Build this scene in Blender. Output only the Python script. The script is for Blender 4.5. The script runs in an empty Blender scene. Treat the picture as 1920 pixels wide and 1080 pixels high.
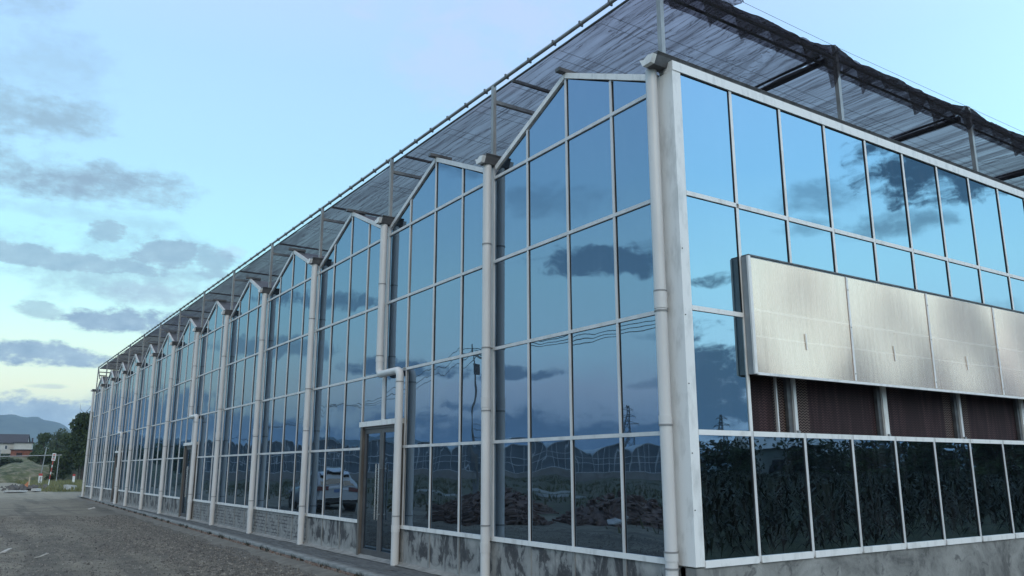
import bpy, bmesh, math, random
import numpy as np
from mathutils import Vector, Matrix, noise
random.seed(7); rng = np.random.default_rng(7)
S = bpy.context.scene
COL = S.collection
PI = math.pi

# ------------------------------------------------------------------ camera
F_PX = 1520.76
CAM = Vector((-6.8205, -6.7799, 1.4512))
YAW, PIT, ROL = math.radians(33.692), math.radians(12.5646), math.radians(-0.0841)
fw = Vector((math.sin(YAW)*math.cos(PIT), math.cos(YAW)*math.cos(PIT), math.sin(PIT)))
rt = Vector((math.cos(YAW), -math.sin(YAW), 0)); up = rt.cross(fw)
r2 = rt*math.cos(ROL) + up*math.sin(ROL); u2 = up*math.cos(ROL) - rt*math.sin(ROL)
cam_d = bpy.data.cameras.new('camera'); cam = bpy.data.objects.new('camera', cam_d); COL.objects.link(cam)
m = Matrix((r2, u2, -fw)).transposed().to_4x4(); m.translation = CAM
cam.matrix_world = m
cam_d.sensor_width = 36; cam_d.lens = F_PX/1920*36; cam_d.clip_start = 0.1; cam_d.clip_end = 12000
S.camera = cam
S.view_settings.view_transform = 'Standard'; S.view_settings.look = 'None'
S.view_settings.gamma = 1; S.view_settings.exposure = 0.0; S.view_settings.use_curve_mapping = False
S.cycles.max_bounces = 6; S.cycles.transparent_max_bounces = 12; S.cycles.volume_bounces = 0

# ------------------------------------------------------------------ sky
world = bpy.data.worlds.new('World'); S.world = world; world.use_nodes = True
wt = world.node_tree; wt.nodes.clear()
def N(t, typ, **kw):
    n = t.nodes.new(typ)
    for k, v in kw.items(): setattr(n, k, v)
    return n
def mk(t):
    """small maths helpers bound to one node tree"""
    def M(op, a, b=None, c=None, clamp=False):
        n = N(t, 'ShaderNodeMath', operation=op); n.use_clamp = clamp
        for i, v in enumerate((a, b, c)):
            if v is None: continue
            if isinstance(v, (int, float)): n.inputs[i].default_value = v
            else: t.links.new(v, n.inputs[i])
        return n.outputs[0]
    return M
def mixc(t, fac, a, b, bt='MIX'):
    n = N(t, 'ShaderNodeMix', data_type='RGBA', blend_type=bt); n.clamp_factor = True
    for sock, v in ((n.inputs[0], fac), (n.inputs[6], a), (n.inputs[7], b)):
        if isinstance(v, (int, float)): sock.default_value = v
        elif isinstance(v, (tuple, list)): sock.default_value = tuple(v) + ((1,) if len(v) == 3 else ())
        else: t.links.new(v, sock)
    return n.outputs[2]
def ramp(t, fac, stops, interp='LINEAR'):
    n = N(t, 'ShaderNodeValToRGB'); cr = n.color_ramp; cr.interpolation = interp
    while len(cr.elements) > 1: cr.elements.remove(cr.elements[-1])
    for i, (p, c) in enumerate(stops):
        e = cr.elements[0] if i == 0 else cr.elements.new(p)
        e.position = p
        if isinstance(c, (int, float)): c = (c, c, c)
        e.color = tuple(c) + (1,)
    if not isinstance(fac, (int, float)): t.links.new(fac, n.inputs[0])
    return n.outputs[0]
def build_sky():
    t = wt; M = mk(t)
    tc = N(t, 'ShaderNodeTexCoord'); sp = N(t, 'ShaderNodeSeparateXYZ'); t.links.new(tc.outputs['Generated'], sp.inputs[0])
    x, y, z = sp.outputs
    el = M('MULTIPLY', M('ARCSINE', z), 180/PI); az = M('MULTIPLY', M('ARCTAN2', x, y), 180/PI)
    # clear sky: evening colours by height above the horizon, yellow-green glow low down on the sunset side
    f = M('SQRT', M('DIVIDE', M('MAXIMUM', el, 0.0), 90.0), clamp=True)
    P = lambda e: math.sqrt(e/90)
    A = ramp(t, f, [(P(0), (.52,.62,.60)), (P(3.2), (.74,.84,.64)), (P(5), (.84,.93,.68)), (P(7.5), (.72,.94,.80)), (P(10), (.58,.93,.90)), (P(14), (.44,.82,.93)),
        (P(20), (.40,.70,.92)), (P(27), (.385,.63,.92)), (P(34), (.43,.60,.92)), (P(50), (.50,.62,.80)), (1, (.58,.62,.72))])  # stops overhead greyed and brightened to put more light on the frames
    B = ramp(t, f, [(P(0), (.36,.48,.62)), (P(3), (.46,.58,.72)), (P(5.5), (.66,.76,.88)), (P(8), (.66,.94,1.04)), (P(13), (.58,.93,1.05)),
        (P(20), (.43,.76,1.03)), (P(30), (.42,.66,1.0)), (P(50), (.48,.61,.80)), (1, (.58,.62,.72))])  # overhead stops greyed here too, to light the frames
    ga = M('COSINE', M('MULTIPLY', M('SUBTRACT', az, 32.0), PI/180))
    wA = N(t, 'ShaderNodeMapRange', interpolation_type='SMOOTHSTEP'); t.links.new(ga, wA.inputs[0])
    wA.inputs[1].default_value = .40; wA.inputs[2].default_value = .86
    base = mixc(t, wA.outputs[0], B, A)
    # brighter half of the dusk sky
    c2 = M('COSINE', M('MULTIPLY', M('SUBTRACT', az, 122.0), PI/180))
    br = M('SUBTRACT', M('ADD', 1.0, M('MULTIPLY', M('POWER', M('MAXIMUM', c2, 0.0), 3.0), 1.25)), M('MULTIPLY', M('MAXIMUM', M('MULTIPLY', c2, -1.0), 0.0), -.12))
    # clouds
    cmb = N(t, 'ShaderNodeCombineXYZ'); t.links.new(M('MULTIPLY', az, .16), cmb.inputs[0]); t.links.new(M('MULTIPLY', el, .42), cmb.inputs[1])
    nz = N(t, 'ShaderNodeTexNoise'); nz.inputs['Scale'].default_value = 1.0; nz.inputs['Detail'].default_value = 8; nz.inputs['Roughness'].default_value = .58
    nz.inputs['Distortion'].default_value = .35
    t.links.new(cmb.outputs[0], nz.inputs['Vector'])
    nf = M('SUBTRACT', nz.outputs[0], .5)
    nz2 = N(t, 'ShaderNodeTexNoise'); nz2.inputs['Scale'].default_value = 1.0; nz2.inputs['Detail'].default_value = 9; nz2.inputs['Roughness'].default_value = .62
    cm2 = N(t, 'ShaderNodeCombineXYZ'); t.links.new(M('MULTIPLY', az, .62), cm2.inputs[0]); t.links.new(M('MULTIPLY', el, 1.05), cm2.inputs[1]); t.links.new(cm2.outputs[0], nz2.inputs['Vector']); nf2 = M('SUBTRACT', nz2.outputs[0], .5)
    nsum = M('ADD', M('MULTIPLY', nf, 5.2), M('MULTIPLY', nf2, 3.6))
    def group(cl):
        acc = None
        for a, e, ra, re, d, lo, hi in cl:
            ee = M('DIVIDE', M('SUBTRACT', el, e), re)
            # flat undersides, ragged tops
            ee = M('MAXIMUM', ee, M('MULTIPLY', ee, -1.25))
            q = M('ADD', M('POWER', M('ABSOLUTE', M('DIVIDE', M('SUBTRACT', az, a), ra)), 2.0), M('POWER', ee, 2.0))
            q = M('ADD', q, nsum)
            r = N(t, 'ShaderNodeMapRange', interpolation_type='SMOOTHSTEP'); t.links.new(q, r.inputs[0])
            r.inputs[1].default_value = hi; r.inputs[2].default_value = lo; r.inputs[3].default_value = 0; r.inputs[4].default_value = d
            acc = r.outputs[0] if acc is None else M('MAXIMUM', acc, r.outputs[0])
        return acc
    s, w = (.32, 1.5), (-.5, 1.95)
    direct = group([(8.5,12.3,7.5,2.3,.6,*w),(0.5,23.0,4.5,3.2,.35,*w),(13.5,10.6,3.0,1.2,.6,*w),(4.5,15.6,5,.6,.35,*w),(1.0,21.3,4.2,1.9,.85,*w),(1.6,24.6,3.8,1.8,.4,*w),(-1.5,27.8,3.8,1.6,.5,*w),(2.4,17.6,6.4,1.7,1.0,*w),
        (6.2,14.7,1.1,.9,.75,*s),(9.8,13.5,2.3,1.1,.85,*s),(12.9,13.3,1.5,1.2,.75,*s),(4.6,12.7,6.8,.8,.8,*s),(9.0,11.4,4.4,1.6,.55,*w),
        (8.6,9.2,4.0,1.0,.95,*s),(3.0,9.5,1.4,.5,.6,*s),(2.8,6.8,4.4,.75,.92,*s),(4.0,4.95,.9,.16,.4,*w),(1.5,3.0,5.2,1.25,.9,*s),(12,4.5,5,1,.6,*w)])
    dark = group([(-40.3,14.4,5.4,1.2,.82,*s),(-37,18.6,4.0,1.1,.35,*w),(-28.9,21.0,2.6,.9,.55,*w),(-20.5,11.3,4.2,.65,.7,*s),(-26.3,6.8,3.8,.8,.85,*s),
        (-34.2,6.4,3.2,.42,.8,*s),(-30.4,4.2,1.5,.35,.75,*s),(-34,1.6,20,2.2,.85,*s),(-11,3.0,7,1.7,.75,*s),(-43.5,5.8,1.6,.3,.5,*w),(-44,9,1.6,.3,.3,*w),(-17,8.0,4.0,.7,.6,*s),
        (119.0,18.6,3.8,2.4,.98,*s),(114.8,17.4,5.2,1.4,.95,*s),(124,17.5,3,1.2,.45,*w),(120.5,15.2,3.2,.8,.6,*w),(125.5,15.6,1.8,.6,.4,*w),(132.2,12.7,2.2,.5,.85,*s),(133.5,5.4,7,3.4,.95,*s),(121,5.0,12,3.6,.9,*s),
        (118,2.5,16,1.0,.55,*w),(115,9,1.8,.9,.4,*w),(150,12,12,2.2,.8,*s),(-75,12,14,2,.7,*s),(-110,20,16,3,.6,*w),(75,12,8,1.5,.5,*w),(170,24,10,3,.5,*w)])
    pink = group([(29.5,27.8,4.4,3.6,.34,*w),(34.5,30.5,4,2.4,.30,*w),(22.3,31,1.6,.8,.25,*w),(9.3,11.0,2.6,.8,.34,*w),(14,14.2,1,.5,.3,*w)])
    tone = ramp(t, M('ADD', M('MULTIPLY', nf2, 1.6), .5), [(.1, (.17,.29,.45)), (.9, (.38,.53,.66))])
    tone = mixc(t, ramp(t, f, [(P(8), 0), (P(22), 1)]), tone, (.27,.41,.53))
    col = mixc(t, br, (0,0,0), (0,0,0))
    col = mixc(t, 1.0, base, (1,1,1), 'MULTIPLY')
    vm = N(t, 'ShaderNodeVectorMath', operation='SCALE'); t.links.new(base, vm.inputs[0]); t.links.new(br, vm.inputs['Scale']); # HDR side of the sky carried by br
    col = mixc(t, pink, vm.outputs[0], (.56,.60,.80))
    col = mixc(t, direct, col, tone)
    col = mixc(t, dark, col, (.115,.225,.36))
    # sky model under it all; it carries on below the horizon too
    ns = N(t, 'ShaderNodeTexSky', sky_type='NISHITA'); ns.sun_disc = False; ns.sun_elevation = math.radians(6); ns.sun_rotation = math.radians(200); ns.air_density = 1.2
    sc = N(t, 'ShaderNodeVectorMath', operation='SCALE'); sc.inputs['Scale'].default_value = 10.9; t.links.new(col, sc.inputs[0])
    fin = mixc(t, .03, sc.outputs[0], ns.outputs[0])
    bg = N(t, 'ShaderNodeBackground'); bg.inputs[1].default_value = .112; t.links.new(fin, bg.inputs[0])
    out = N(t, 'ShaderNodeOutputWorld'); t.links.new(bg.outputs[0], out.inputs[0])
build_sky()
world.cycles.sampling_method = 'MANUAL'; world.cycles.sample_map_resolution = 512
sun_d = bpy.data.lights.new('sun', 'SUN'); sun_d.energy = 1.2; sun_d.angle = math.radians(40); sun_d.color = (1, .88, .70)
sun = bpy.data.objects.new('sun', sun_d); COL.objects.link(sun)
sd = Vector((math.sin(math.radians(202))*math.cos(math.radians(34)), math.cos(math.radians(202))*math.cos(math.radians(34)), math.sin(math.radians(34))))
sun.rotation_euler = sd.to_track_quat('Z', 'Y').to_euler()

# ------------------------------------------------------------------ materials
MATS = {}
def mat(name, col=(.5,.5,.5), rough=.6, metal=0., spec=.5, build=None):
    if name in MATS: return MATS[name]
    m = bpy.data.materials.new(name); m.use_nodes = True; t = m.node_tree
    b = t.nodes['Principled BSDF']; b.inputs['Base Color'].default_value = (*col, 1); b.inputs['Roughness'].default_value = rough
    b.inputs['Metallic'].default_value = metal; b.inputs['Specular IOR Level'].default_value = spec
    if build: build(t, b)
    MATS[name] = m
    return m
def coords(t, scale=(1,1,1), kind='Object', rnd=0.):
    tc = N(t, 'ShaderNodeTexCoord'); mp = N(t, 'ShaderNodeMapping'); mp.inputs['Scale'].default_value = scale
    t.links.new(tc.outputs[kind], mp.inputs[0])
    if rnd:
        oi = N(t, 'ShaderNodeObjectInfo'); s = N(t, 'ShaderNodeMath', operation='MULTIPLY'); s.inputs[1].default_value = rnd
        t.links.new(oi.outputs['Random'], s.inputs[0]); t.links.new(s.outputs[0], mp.inputs['Location'])
    return mp.outputs[0]
def noi(t, vec, scale, detail=4, rough=.55, dist=0.):
    n = N(t, 'ShaderNodeTexNoise'); n.inputs['Scale'].default_value = scale; n.inputs['Detail'].default_value = detail
    n.inputs['Roughness'].default_value = rough; n.inputs['Distortion'].default_value = dist
    t.links.new(vec, n.inputs['Vector']); return n.outputs[0]
def bump(t, b, h, dist, strength=1.):
    n = N(t, 'ShaderNodeBump'); n.inputs['Distance'].default_value = dist; n.inputs['Strength'].default_value = strength
    t.links.new(h, n.inputs['Height']); t.links.new(n.outputs[0], b.inputs['Normal'])
def weathered(c0, c1, scale=3., stretch=(1,1,1), lo=.35, hi=.65, bmp=.0, detail=6, rnd=7., rr=None):
    def f(t, b):
        v = coords(t, stretch, rnd=rnd); n = noi(t, v, scale, detail, .62)
        c = ramp(t, n, [(lo, c0), (hi, c1)]); t.links.new(c, b.inputs['Base Color'])
        if bmp: bump(t, b, n, bmp)
        if rr: 
            r = ramp(t, n, [(lo, rr[0]), (hi, rr[1])]); t.links.new(r, b.inputs['Roughness'])
    return f
def two_scale(c0, c1, c2, s1, s2, bmp=.01):
    def f(t, b):
        v = coords(t, kind='Object'); a = noi(t, v, s1, 6); d = noi(t, v, s2, 5, .6)
        c = ramp(t, a, [(.38, c0), (.62, c1)]); c = mixc(t, ramp(t, d, [(.45, 0), (.68, 1)]), c, c2)
        t.links.new(c, b.inputs['Base Color']); bump(t, b, d, bmp)
    return f
ALU = mat('aluminium_frame', rough=.42, metal=.1, build=weathered((.46,.455,.45), (.62,.615,.61), 5, (1,1,.25), .3, .6, rr=(.35,.55)))
ALUW = mat('weathered_aluminium_trim', rough=.5, metal=.05, build=weathered((.52,.51,.49), (.72,.71,.69), 7, (1,1,.35), .28, .50, rr=(.4,.6)))
STEEL = mat('galvanised_steel', rough=.5, metal=.35, build=weathered((.20,.205,.205), (.31,.32,.32), 6, (1,1,.4)))
DSTEEL = mat('dark_gutter_steel', rough=.55, metal=.2, build=weathered((.06,.062,.065), (.13,.13,.135), 6))
PVC = mat('white_pvc_pipe', rough=.38, build=weathered((.50,.495,.49), (.60,.595,.585), 4, (1,1,.2), .3, .7))
BAND = mat('pipe_band', (.22,.22,.22), .5)
MATT_BLACK = mat('matt_black', (.02,.02,.02), .7)
def glass_mat(name, ior, tint, dist):
    m = bpy.data.materials.new(name); m.use_nodes = True; t = m.node_tree; t.nodes.clear(); Mt = mk(t)
    v = coords(t, (1,1,1), rnd=37.)
    n1 = noi(t, v, 1.15, 1.5, .4); n2 = noi(t, coords(t, (1,1,.5), rnd=19.), 4.2, 1, .4)
    h = Mt('ADD', n1, Mt('MULTIPLY', n2, .045))
    bp = N(t, 'ShaderNodeBump'); bp.inputs['Distance'].default_value = dist; t.links.new(h, bp.inputs['Height'])
    fr = N(t, 'ShaderNodeFresnel'); fr.inputs[0].default_value = ior
    gl = N(t, 'ShaderNodeBsdfGlossy'); gl.inputs['Roughness'].default_value = .012; gl.inputs['Color'].default_value = (*tint, 1); t.links.new(bp.outputs[0], gl.inputs['Normal'])
    # dust film: rain streaks and small runs on the coated face
    st = noi(t, coords(t, (9,9,.45), rnd=11.), 3., 6, .65); bl = noi(t, coords(t, rnd=5.), 1.7, 4)
    dc = ramp(t, Mt('MULTIPLY', st, Mt('ADD', bl, .5)), [(.48, (.002,.0025,.003)), (.72, (.022,.024,.027))])
    df = N(t, 'ShaderNodeBsdfDiffuse'); t.links.new(dc, df.inputs[0])
    mx = N(t, 'ShaderNodeMixShader'); t.links.new(fr.outputs[0], mx.inputs[0]); t.links.new(df.outputs[0], mx.inputs[1]); t.links.new(gl.outputs[0], mx.inputs[2])
    o = N(t, 'ShaderNodeOutputMaterial'); t.links.new(mx.outputs[0], o.inputs[0])
    return m
GLASS = glass_mat('coated_glass', 3.8, (.55,.77,1.0), .0052)
GLASSR = glass_mat('coated_glass_clean', 3.8, (.58,.83,1.0), .0036)
FARGLASS = mat('dull_glass', (.05,.06,.07), .12, spec=.9)

def net_build(dens_lo, dens_hi, grey):
    def f(t, b):
        Mt = mk(t)
        v = coords(t, (1.0,.022,1)); n1 = noi(t, v, 10.5, 4, .55, .10)
        v2 = coords(t, (1,.35,1)); n2 = noi(t, v2, 1.1, 3)
        fold = ramp(t, n1, [(.40, 0), (.475, .25), (.5, 1), (.525, .25), (.60, 0)])
        lw = N(t, 'ShaderNodeLayerWeight'); lw.inputs[0].default_value = .5
        d = Mt('ADD', Mt('MULTIPLY', fold, dens_hi-dens_lo), dens_lo); d = Mt('ADD', d, Mt('MULTIPLY', Mt('SUBTRACT', n2, .5), .12), clamp=True)
        d = Mt('ADD', d, Mt('MULTIPLY', Mt('SUBTRACT', 1.0, d), Mt('POWER', lw.outputs['Facing'], 1.5)), clamp=True)
        tr = N(t, 'ShaderNodeBsdfTransparent'); tr.inputs[0].default_value = (.92,.86,.90,1); df = N(t, 'ShaderNodeBsdfDiffuse'); tl = N(t, 'ShaderNodeBsdfTranslucent')
        df.inputs[0].default_value = (*grey, 1); tl.inputs[0].default_value = (grey[0]*1.05, grey[1]*1.05, grey[2]*1.12, 1)
        m1 = N(t, 'ShaderNodeMixShader'); m1.inputs[0].default_value = .5; t.links.new(df.outputs[0], m1.inputs[1]); t.links.new(tl.outputs[0], m1.inputs[2])
        m2 = N(t, 'ShaderNodeMixShader'); t.links.new(d, m2.inputs[0]); t.links.new(tr.outputs[0], m2.inputs[1]); t.links.new(m1.outputs[0], m2.inputs[2])
        bp = N(t, 'ShaderNodeBump'); bp.inputs['Distance'].default_value = .05; t.links.new(n1, bp.inputs['Height'])
        t.links.new(bp.outputs[0], df.inputs['Normal']); t.links.new(bp.outputs[0], tl.inputs['Normal'])
        t.links.new(m2.outputs[0], t.nodes['Material Output'].inputs[0])
    return f
NET = mat('grey_shade_net', build=net_build(.50, .92, (.066,.066,.075)))
NETD = mat('dark_shade_net', build=net_build(.50, .92, (.03,.03,.033)))
BUNDLE = mat('gathered_net', rough=.95, build=weathered((.03,.03,.035), (.09,.09,.10), 9, (3,.15,3), bmp=.02))

def plaster(t, b):
    Mt = mk(t); v = coords(t, (1,1,.62), rnd=0.); 
    n = noi(t, v, 2.6, 8, .66, .6); n2 = noi(t, coords(t, (1,1,.3)), 6.5, 5, .6); n3 = noi(t, coords(t), 22, 4)
    c = ramp(t, n, [(.42, (.05,.05,.053)), (.475, (.08,.08,.082)), (.51, (.21,.21,.205)), (.66, (.32,.315,.30))])
    c = mixc(t, ramp(t, n2, [(.55, 0), (.70, .75)]), c, (.07,.07,.075))
    c = mixc(t, ramp(t, n3, [(.60, 0), (.74, .4)]), c, (.36,.35,.33))
    tc = N(t, 'ShaderNodeTexCoord'); s = N(t, 'ShaderNodeSeparateXYZ'); t.links.new(tc.outputs['Object'], s.inputs[0])
    low = Mt('ADD', Mt('MULTIPLY', s.outputs[2], 6.0), Mt('ADD', Mt('MULTIPLY', Mt('SUBTRACT', n, .5), 4.0), .95))
    c = mixc(t, ramp(t, low, [(0, 1), (.35, 0)]), c, (.30,.295,.28))
    t.links.new(c, b.inputs['Base Color']); bump(t, b, n, .02); b.inputs['Roughness'].default_value = .92
PLASTER = mat('patchy_grey_render', rough=.92, build=plaster)
def plaster_brick(t, b):
    # thin render with the brick courses telegraphing through
    v = coords(t); mp = N(t, 'ShaderNodeMapping'); mp.inputs['Rotation'].default_value = (PI/2, 0, PI/2); tc = N(t, 'ShaderNodeTexCoord')
    t.links.new(tc.outputs['Object'], mp.inputs[0])
    s = N(t, 'ShaderNodeSeparateXYZ'); t.links.new(tc.outputs['Object'], s.inputs[0]); cb = N(t, 'ShaderNodeCombineXYZ'); wob = noi(t, v, 14, 3); Mw = mk(t); t.links.new(Mw('ADD', s.outputs[1], Mw('MULTIPLY', wob, .07)), cb.inputs[0]); t.links.new(Mw('ADD', s.outputs[2], Mw('MULTIPLY', noi(t, v, 9, 3), .06)), cb.inputs[1])
    br = N(t, 'ShaderNodeTexBrick'); t.links.new(cb.outputs[0], br.inputs[0]); br.inputs['Scale'].default_value = 1
    br.inputs['Brick Width'].default_value = .24; br.inputs['Row Height'].default_value = .085; br.inputs['Mortar Size'].default_value = .017; br.inputs['Mortar Smooth'].default_value = .6
    n = noi(t, v, 3.2, 7, .65, .4); n2 = noi(t, v, 9, 4)
    Mt = mk(t)
    k = Mt('MULTIPLY', br.outputs['Fac'], ramp(t, n, [(.44, 0), (.54, .9)]))
    c = ramp(t, n2, [(.35, (.17,.17,.17)), (.65, (.27,.27,.26))]); c = mixc(t, k, c, (.055,.055,.06))
    c = mixc(t, ramp(t, n, [(.62, 0), (.72, .8)]), c, (.08,.08,.085))
    t.links.new(c, b.inputs['Base Color']); bump(t, b, k, -.008)
PLBRICK = mat('brick_pattern_render', rough=.92, build=plaster_brick)
def plasterR(t, b):
    v = coords(t); n = noi(t, v, 1.6, 9, .66, .8); n2 = noi(t, coords(t, (1,1,.22)), 9, 5, .6); n3 = noi(t, v, 5.5, 6, .6, 1.)
    c = ramp(t, n, [(.34, (.09,.09,.088)), (.48, (.19,.19,.18)), (.68, (.28,.28,.265))])
    c = mixc(t, ramp(t, n3, [(.57, 0), (.66, .75)]), c, (.075,.075,.075)); c = mixc(t, ramp(t, n2, [(.62, 0), (.75, .5)]), c, (.36,.36,.35))
    t.links.new(c, b.inputs['Base Color']); bump(t, b, n3, .015)
PLASTERR = mat('stained_concrete', rough=.92, build=plasterR)
MORTAR = mat('mortar_strip', rough=.9, build=weathered((.17,.17,.165), (.27,.27,.26), 5, bmp=.01))
KERB = mat('concrete_kerb', rough=.9, build=weathered((.13,.14,.14), (.24,.25,.245), 4, bmp=.01))
PAVER = mat('dark_paving_strip', rough=.85, build=weathered((.055,.058,.06), (.12,.125,.125), 8, (1,.5,1), bmp=.012))
BRICK = mat('red_brick', rough=.9, build=weathered((.13,.075,.055), (.24,.19,.16), 9, bmp=.01, rnd=40.))
DIRT = mat('dusty_soil', rough=.95, build=weathered((.10,.092,.078), (.17,.158,.135), 4, bmp=.02))
def yard(t, b):
    # yard ground by place: dark stone chips by the building, dusty compacted gravel beyond, grass and soil off the yard
    Mt = mk(t); tc = N(t, 'ShaderNodeTexCoord'); v = tc.outputs['Object']; s = N(t, 'ShaderNodeSeparateXYZ'); t.links.new(v, s.inputs[0]); X, Y, Z = s.outputs
    big = noi(t, v, .22, 6, .6, .4); mid = noi(t, v, 1.3, 7, .65); fine = noi(t, v, 22, 5, .7); vo = N(t, 'ShaderNodeTexVoronoi'); vo.inputs['Scale'].default_value = 38; t.links.new(v, vo.inputs['Vector'])
    chips = ramp(t, Mt('ADD', Mt('MULTIPLY', fine, .6), Mt('MULTIPLY', vo.outputs['Distance'], .5)), [(.34, (.022,.020,.018)), (.62, (.135,.125,.112))])
    dust = ramp(t, Mt('ADD', Mt('MULTIPLY', mid, .55), Mt('MULTIPLY', fine, .45)), [(.36, (.080,.072,.056)), (.50, (.165,.150,.118)), (.64, (.27,.245,.185))])
    edge = Mt('ADD', Mt('ADD', X, 2.9), Mt('MULTIPLY', Mt('SUBTRACT', big, .5), 4.5))
    edge = Mt('SUBTRACT', edge, Mt('MULTIPLY', Mt('MAXIMUM', Mt('SUBTRACT', Y, 14.0), 0.0), .06))
    w = ramp(t, Mt('MULTIPLY_ADD', edge, .8, .3), [(0, 0), (1, .9)])
    c = mixc(t, w, dust, chips)
    trk = noi(t, coords(t, (1.6,.10,1)), 1.0, 4, .5); c = mixc(t, ramp(t, trk, [(.50, 0), (.60, .55)]), c, (.060,.056,.048)); c = mixc(t, ramp(t, big, [(.52, 0), (.66, .5)]), c, (.22,.20,.155))
    tan = ramp(t, Mt('ADD', Mt('MULTIPLY', Mt('SUBTRACT', Y, 40.0), .02), Mt('SUBTRACT', big, .5)), [(0, 0), (.8, .6)])
    c = mixc(t, tan, c, (.26,.235,.175))
    # verge: grass east of the track end and over the fields
    grass = ramp(t, mid, [(.35, (.030,.040,.018)), (.65, (.075,.088,.042))]); soil = ramp(t, big, [(.42, (.06,.05,.04)), (.6, (.10,.09,.07))])
    off1 = Mt('MULTIPLY', ramp(t, Mt('ADD', Mt('MULTIPLY', Mt('SUBTRACT', X, -.6), .9), Mt('MULTIPLY', Mt('SUBTRACT', mid, .5), 2.5)), [(.2, 0), (.7, 1)]), ramp(t, Mt('MULTIPLY', Mt('SUBTRACT', Y, 68.0), .25), [(0, 0), (1, 1)]))
    off2 = ramp(t, Mt('ADD', Mt('MULTIPLY', Mt('SUBTRACT', -11.5, X), .35), Mt('MULTIPLY', Mt('SUBTRACT', big, .5), 3.)), [(0, 0), (1, 1)])
    off3 = ramp(t, Mt('MULTIPLY', Mt('SUBTRACT', -3.6, Y), .6), [(0, 0), (1, 1)]); off3 = Mt('MULTIPLY', off3, ramp(t, Mt('MULTIPLY', Mt('ADD', X, 3.5), .6), [(0, 0), (1, 1)]))
    off4 = ramp(t, Mt('MULTIPLY', Mt('SUBTRACT', Y, 150.0), .03), [(0, 0), (1, 1)])
    c = mixc(t, off2, c, mixc(t, ramp(t, mid, [(.4, 0), (.6, 1)]), soil, grass)); c = mixc(t, Mt('MAXIMUM', Mt('MAXIMUM', off1, off3), off4), c, grass)
    t.links.new(c, b.inputs['Base Color']); bump(t, b, Mt('ADD', fine, Mt('MULTIPLY', mid, 1.5)), .035)
GROUND = mat('gravel_yard', rough=.95, build=yard)
CHIP = mat('grey_stone_chips', rough=.9, build=lambda t, b: t.links.new(ramp(t, noi(t, coords(t), 9, 3), [(.3, (.032,.029,.026)), (.5, (.11,.102,.09)), (.7, (.27,.25,.21))]), b.inputs['Base Color']))
GRASSM = mat('grass_blades', rough=.8, build=weathered((.075,.085,.03), (.20,.195,.085), .5, rnd=0))
def leafm(name, a, b_, sc=.8):
    def f(t, b):
        n = noi(t, coords(t, rnd=9.), sc, 3); n2 = noi(t, coords(t, rnd=9.), 9, 2)
        c = ramp(t, mk(t)('ADD', mk(t)('MULTIPLY', n, .6), mk(t)('MULTIPLY', n2, .4)), [(.38, a), (.62, b_)]); t.links.new(c, b.inputs['Base Color'])
    return mat(name, rough=.7, spec=.2, build=f)
LEAF = leafm('dark_leaves', (.020,.034,.014), (.062,.090,.036)); LEAF2 = leafm('grey_green_leaves', (.035,.052,.028), (.085,.105,.055)); LEAFR = leafm('reddish_scrub', (.06,.035,.025), (.10,.06,.04))
CROP = leafm('crop_leaves', (.008,.013,.006), (.018,.027,.011), .3)
BARK = mat('bark', rough=.95, build=weathered((.045,.035,.028), (.10,.085,.07), 8, bmp=.02))
MOUND = mat('weedy_embankment', rough=.95, build=two_scale((.028,.042,.016), (.085,.095,.04), (.19,.175,.12), .45, 1.1, .35))
MOUNT = mat('wooded_mountain', rough=1., build=weathered((.022,.038,.028), (.06,.08,.055), .012, (1,1,1.6), rnd=0))
POLY = None

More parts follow.
